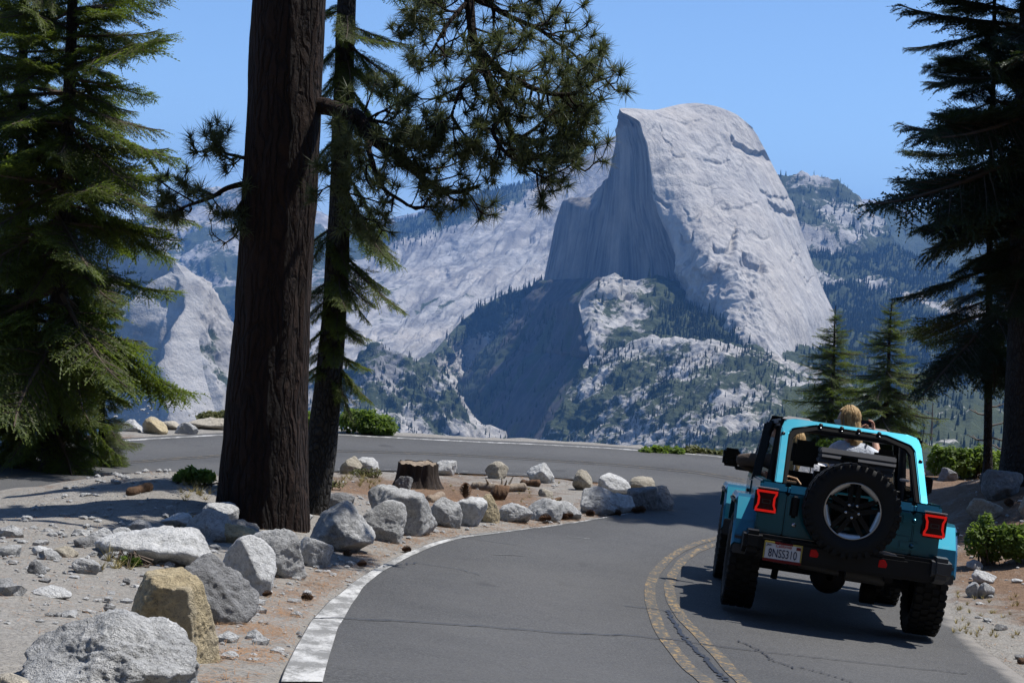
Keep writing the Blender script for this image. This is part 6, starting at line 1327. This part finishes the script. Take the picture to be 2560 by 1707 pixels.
def person(name, label, pelvis, parts, headpos, yaw, pitch, hair, hairm, shirt, mask=True, long_=True):
    t = bpy.data.objects.new(name, None); COL.objects.link(t); t.matrix_world = CARM @ Matrix.Translation(pelvis); t['label'] = label; t['category'] = 'person'
    pv = np.array(pelvis); nodes, edges = parts; nd = {k: (tuple(np.array(a) - pv), r) for k, (a, r) in nodes.items()}
    me = skin_mesh(nd, edges, 'pelvis', [M_SKIN]); bm = bmesh.new(); bm.from_mesh(me)
    hp = np.array(headpos) - pv; V, F, R = head_mesh(hp, yaw, pitch); b = len(bm.verts); vs = [bm.verts.new(q) for q in V]
    for q in F: fa = bm.faces.new([vs[i] for i in q]); fa.smooth = True
    bm.to_mesh(me); bm.free(); link('body', me, t)
    for nm, ks, es, grow, mat in shirt:
        link(nm, skin_mesh({k: (nd[k][0], tuple(x + grow for x in (nd[k][1] if isinstance(nd[k][1], tuple) else (nd[k][1],) * 2))) for k in ks}, es, ks[0], [mat]), t)
    # hair: cap over the skull, sweeping down behind and beside
    v, f = ico(5); z, y, x = v[:, 2], v[:, 1], v[:, 0]; p = v * np.array([.090, .108, .124]) * (1 + .02 * fbm(v * np.array([9, 9, 1.5]) + headpos[0] * 5, 3))[:, None]
    if long_: rr = np.hypot(x, y) + 1e-6; k_ = np.where(z < -.1, np.minimum(.95 / rr, 6.0), 1.0); p[:, 0] *= k_; p[:, 1] *= k_; y = np.where(z < -.1, y * k_, y); low = sst(-.1, -.97, z); p[:, 2] -= low * .13; p[:, 1] -= low * .02; p[:, 0] *= 1 + .10 * low; p += (v * np.array([1, 1, .1])) * (.008 * ridged(np.stack([np.arctan2(x, y) * 5, z * .6, 0 * z], -1), 3) * sst(.9, .2, z))[:, None]
    keep = (y < .10 + .75 * np.clip(z - .0, 0, 1)) | (z > .62); fk = f[keep[f].all(1)]
    link('hair', mesh_np('hair', p @ R.T + hp, fk, [hairm]), t).modifiers.new('thick', 'SOLIDIFY').thickness = .012
    y = v[:, 1]
    rs_ = np.random.RandomState(int(abs(headpos[0]) * 1000)); hb = B3(); n_ = 240 if long_ else 90     # loose locks over the cap
    for k in range(n_):
        a = rs_.uniform(-1.15, 1.15) * math.pi * .62 - math.pi / 2; el = rs_.uniform(.25, 1.35); c0 = np.array([math.cos(a) * math.cos(el), math.sin(a) * math.cos(el), math.sin(el)]); L_ = []
        e2 = rs_.uniform(-.95, -.35) if long_ else el - rs_.uniform(.3, .7); wv = rs_.normal(0, .05)
        for tt in np.linspace(0, 1, 7):
            e = el + (e2 - el) * tt; q = np.array([math.cos(a + wv * tt) * max(math.cos(e), .0), math.sin(a + wv * tt) * max(math.cos(e), .0), math.sin(e)])
            if e < -.05: q[:2] = q[:2] / (math.hypot(*q[:2]) + 1e-6) * (.99 - .12 * tt)
            q = q * np.array([.094, .112, .128]) * (1 + .05 * rs_.rand() + .02 * math.sin(tt * 5 + k))
            if long_ and e < -.3: q[2] -= .10 * (-.3 - e) / .65 * (1 + .5 * rs_.rand())
            L_.append(q @ R.T + hp)
        hb.tube(L_, np.linspace(.0055, .0016, 7) * rs_.uniform(.6, 1.3), 4)
    hb.build('hair_lock', hairm, t)['kind'] = 'stuff'
    if mask:
        m_ = (y > .28) & (z < -.02) & (z > -.98); p = v * np.array([.080, .110, .118]); p[:, 1] += .026 * np.exp(-(x / .3) ** 2 - ((z + .2) / .3) ** 2); p[:, 0] *= 1 - .22 * sst(-.1, -1, z)
        fk = f[m_[f].all(1)]; link('face_mask', mesh_np('face_mask', p @ R.T + hp, fk, [M_MASK]), t)
        for sx in (-1, 1): B3().tube(np.array([(sx * .070, .055, -.02), (sx * .084, .02, .0), (sx * .086, -.008, .012)]) @ R.T + hp, .003, 5).build('mask_loop', M_MASK, t)
    return t
def hand(nodes, edges, nm, wrist, palm_dir, across, curl, ln=.085, thumb=1):
    """palm and five fingers; curl = direction the fingers bend to"""
    w = np.array(wrist); pd, ac, cu = unit(np.array(palm_dir, float)), unit(np.array(across, float)), unit(np.array(curl, float)); k = w + pd * .05; nodes[nm + 'p'] = (tuple(w + pd * .035), (.017, .030)); edges.append((nm, nm + 'p'))
    for i, (o, l) in enumerate(((-.030, .82), (-.010, 1.0), (.010, .95), (.029, .72))):
        a = k + ac * o + pd * .03; b = a + (pd * .75 + cu * .5) * ln * l * .42; c = b + (pd * .1 + cu) * ln * l * .42
        for j, q in enumerate((a, b, c)): nodes[f'{nm}f{i}{j}'] = (tuple(q), .0088 - .001 * j)
        edges += [(nm + 'p', f'{nm}f{i}0'), (f'{nm}f{i}0', f'{nm}f{i}1'), (f'{nm}f{i}1', f'{nm}f{i}2')]
    a = w + pd * .03 - ac * .034 * thumb; b = a - ac * .025 * thumb + pd * .035; c = b + pd * .028 + cu * .008
    for j, q in enumerate((a, b, c)): nodes[f'{nm}t{j}'] = (tuple(q), .010 - .001 * j)
    edges += [(nm + 'p', nm + 't0'), (nm + 't0', nm + 't1'), (nm + 't1', nm + 't2')]
# standing woman, phone raised ahead of her
x, y = .12, .92
nd = {'pelvis': ((x + .02, y, .98), (.15, .11)), 'waist': ((x + .02, y - .01, 1.14), (.125, .095)), 'chest': ((x + .01, y, 1.40), (.19, .12)), 'neckb': ((x - .01, y, 1.555), (.085, .07)), 'neck': ((x - .03, y + .01, 1.635), .048), 'skull': ((x - .055, y + .02, 1.73), .058),
      'shl': ((x - .18, y + .02, 1.50), .058), 'ell': ((x - .06, y + .26, 1.44), .042), 'hl': ((x + .07, y + .42, 1.685), .026), 'shr': ((x + .185, y + .01, 1.50), .060), 'elr': ((x + .29, y + .20, 1.46), .044), 'hr': ((x + .225, y + .39, 1.715), .026),
      'hipl': ((x - .08, y, .92), .092), 'knl': ((x - .10, y + .05, .74), .065), 'ftl': ((x - .10, y, .60), .05), 'hipr': ((x + .11, y, .92), .092), 'knr': ((x + .12, y + .05, .74), .065), 'ftr': ((x + .12, y, .60), .05)}
ed = [('pelvis', 'waist'), ('waist', 'chest'), ('chest', 'neckb'), ('neckb', 'neck'), ('neck', 'skull'), ('chest', 'shl'), ('shl', 'ell'), ('ell', 'hl'), ('chest', 'shr'), ('shr', 'elr'), ('elr', 'hr'), ('pelvis', 'hipl'), ('hipl', 'knl'), ('knl', 'ftl'), ('pelvis', 'hipr'), ('hipr', 'knr'), ('knr', 'ftr')]
hand(nd, ed, 'hr', nd['hr'][0], (-.05, .05, 1), (0, -1, 0), (-1, .1, 0), .085, 1); hand(nd, ed, 'hl', nd['hl'][0], (.9, .05, .3), (0, 0, 1), (.1, -.2, .9), .08, -1)
person('person', 'blond woman with a face mask standing up through the open roof, holding a phone', (x, y, .98), (nd, ed), (x - .06, y + .02, 1.800), math.radians(80), math.radians(-8), None, M_BLOND,
       [('shirt', ['chest', 'waist', 'pelvis', 'neckb', 'shl', 'ell', 'shr', 'elr'], [('pelvis', 'waist'), ('waist', 'chest'), ('chest', 'neckb'), ('chest', 'shl'), ('shl', 'ell'), ('chest', 'shr'), ('shr', 'elr')], .020, M_SHIRT), ('trousers', ['pelvis', 'hipl', 'knl', 'ftl', 'hipr', 'knr', 'ftr'], [('pelvis', 'hipl'), ('hipl', 'knl'), ('knl', 'ftl'), ('pelvis', 'hipr'), ('hipr', 'knr'), ('knr', 'ftr')], .012, M_DEN)])
ph = B3().box(x + .050, x + .205, y + .435, y + .444, 1.742, 1.818, .006).build('phone', M_GLOSS, None); ph.matrix_world = CARM; ph['label'] = 'black phone held up sideways by the standing woman'; ph['category'] = 'phone'
B3().box(x + .055, x + .200, y + .4335, y + .4345, 1.746, 1.814, .0).build('phone_screen', simple('phone_screen_glass', (.012, .014, .03), .08), ph)
def sitter(x, y, z, lean, ll, rl):
    return {'pelvis': ((x, y, z), (.15, .12)), 'waist': ((x, y - .02 + lean * .3, z + .16), (.13, .10)), 'chest': ((x, y + lean, z + .36), (.16, .11)), 'neckb': ((x, y + lean, z + .50), (.075, .065)), 'neck': ((x, y + lean + .01, z + .58), .048), 'skull': ((x, y + lean + .02, z + .66), .058),
            'shl': ((x - .17, y + lean, z + .45), .062), 'ell': (ll[0], .048), 'hl': (ll[1], .028), 'shr': ((x + .17, y + lean, z + .45), .062), 'elr': (rl[0], .048), 'hr': (rl[1], .028),
            'hipl': ((x - .09, y + .06, z - .02), .09), 'knl': ((x - .10, y + .42, z + .06), .065), 'ftl': ((x - .10, y + .55, z - .26), .05), 'hipr': ((x + .09, y + .06, z - .02), .09), 'knr': ((x + .10, y + .42, z + .06), .065), 'ftr': ((x + .10, y + .55, z - .26), .05)}
top_ = ['chest', 'waist', 'pelvis', 'neckb', 'shl', 'ell', 'hl', 'shr', 'elr', 'hr']; te = [('pelvis', 'waist'), ('waist', 'chest'), ('chest', 'neckb'), ('chest', 'shl'), ('shl', 'ell'), ('ell', 'hl'), ('chest', 'shr'), ('shr', 'elr'), ('elr', 'hr')]
leg_ = ['pelvis', 'hipl', 'knl', 'ftl', 'hipr', 'knr', 'ftr']; le = [('pelvis', 'hipl'), ('hipl', 'knl'), ('knl', 'ftl'), ('pelvis', 'hipr'), ('hipr', 'knr'), ('knr', 'ftr')]
nd = sitter(-.40, 1.10, .86, .02, ((-.90, 1.20, 1.27), (-.66, 1.44, 1.17)), ((-.22, 1.22, 1.05), (-.22, 1.34, 1.14))); ed = te + le + [('neckb', 'neck'), ('neck', 'skull')]
hand(nd, ed, 'hl', nd['hl'][0], (.7, .7, -.1), (0, 0, 1), (.3, .2, -.9), .08, 1); hand(nd, ed, 'hr', nd['hr'][0], (-.1, .5, .8), (1, 0, 0), (0, 1, -.4), .08, -1)
person('person', 'masked driver in a brown jacket resting an elbow out of the left window', (-.40, 1.10, .86), (nd, ed), (-.53, 1.10, 1.535), math.radians(100), 0, None, M_DARKH, [('jacket', top_, te, .016, M_JACK), ('trousers', leg_, le, .012, M_DEN)], True, False)
nd = sitter(-.30, .74, .84, .04, ((-.50, .80, 1.02), (-.40, 1.02, .98)), ((-.10, .80, 1.02), (-.18, 1.02, .98))); ed = te + le + [('neckb', 'neck'), ('neck', 'skull')]
hand(nd, ed, 'hl', nd['hl'][0], (.3, 1, .1), (1, 0, 0), (0, .3, -1), .08, 1); hand(nd, ed, 'hr', nd['hr'][0], (-.3, 1, .1), (1, 0, 0), (0, .3, -1), .08, -1)
person('person', 'seated passenger with light brown hair and white top behind the left headrest', (-.30, .74, .84), (nd, ed), (-.415, .78, 1.50), math.radians(-10), 0, None, M_BLOND, [('top', top_, te, .014, M_WHT), ('trousers', leg_, le, .012, M_DEN)], False, True)

# --- unseen wood behind the viewer, made dense and tall to block sky light
rg = random.Random(8); Vs, Fs, b0 = [], [], 0
for k in range(230):
    a = rg.uniform(-1.45, 1.45); r = rg.uniform(12, 60); x, y = r * math.sin(a) * 1.1, -abs(r * math.cos(a)) + 2
    if abs(x - 2.5) < 4.6 and y > -34: continue
    h = rg.uniform(16, 30); v, f = conifer(rg, 9, 9, h, rg.uniform(.14, .19)); Vs.append(v + [x, y, float(gz(x, max(y, -28), False)) - .3]); Fs.append(f + b0); b0 += len(v)
link('unseen_forest', mesh_np('unseen_forest', np.concatenate(Vs), np.concatenate(Fs), [M_FIRD], False, attrs={'tip': np.zeros(b0)}), kind='stuff')
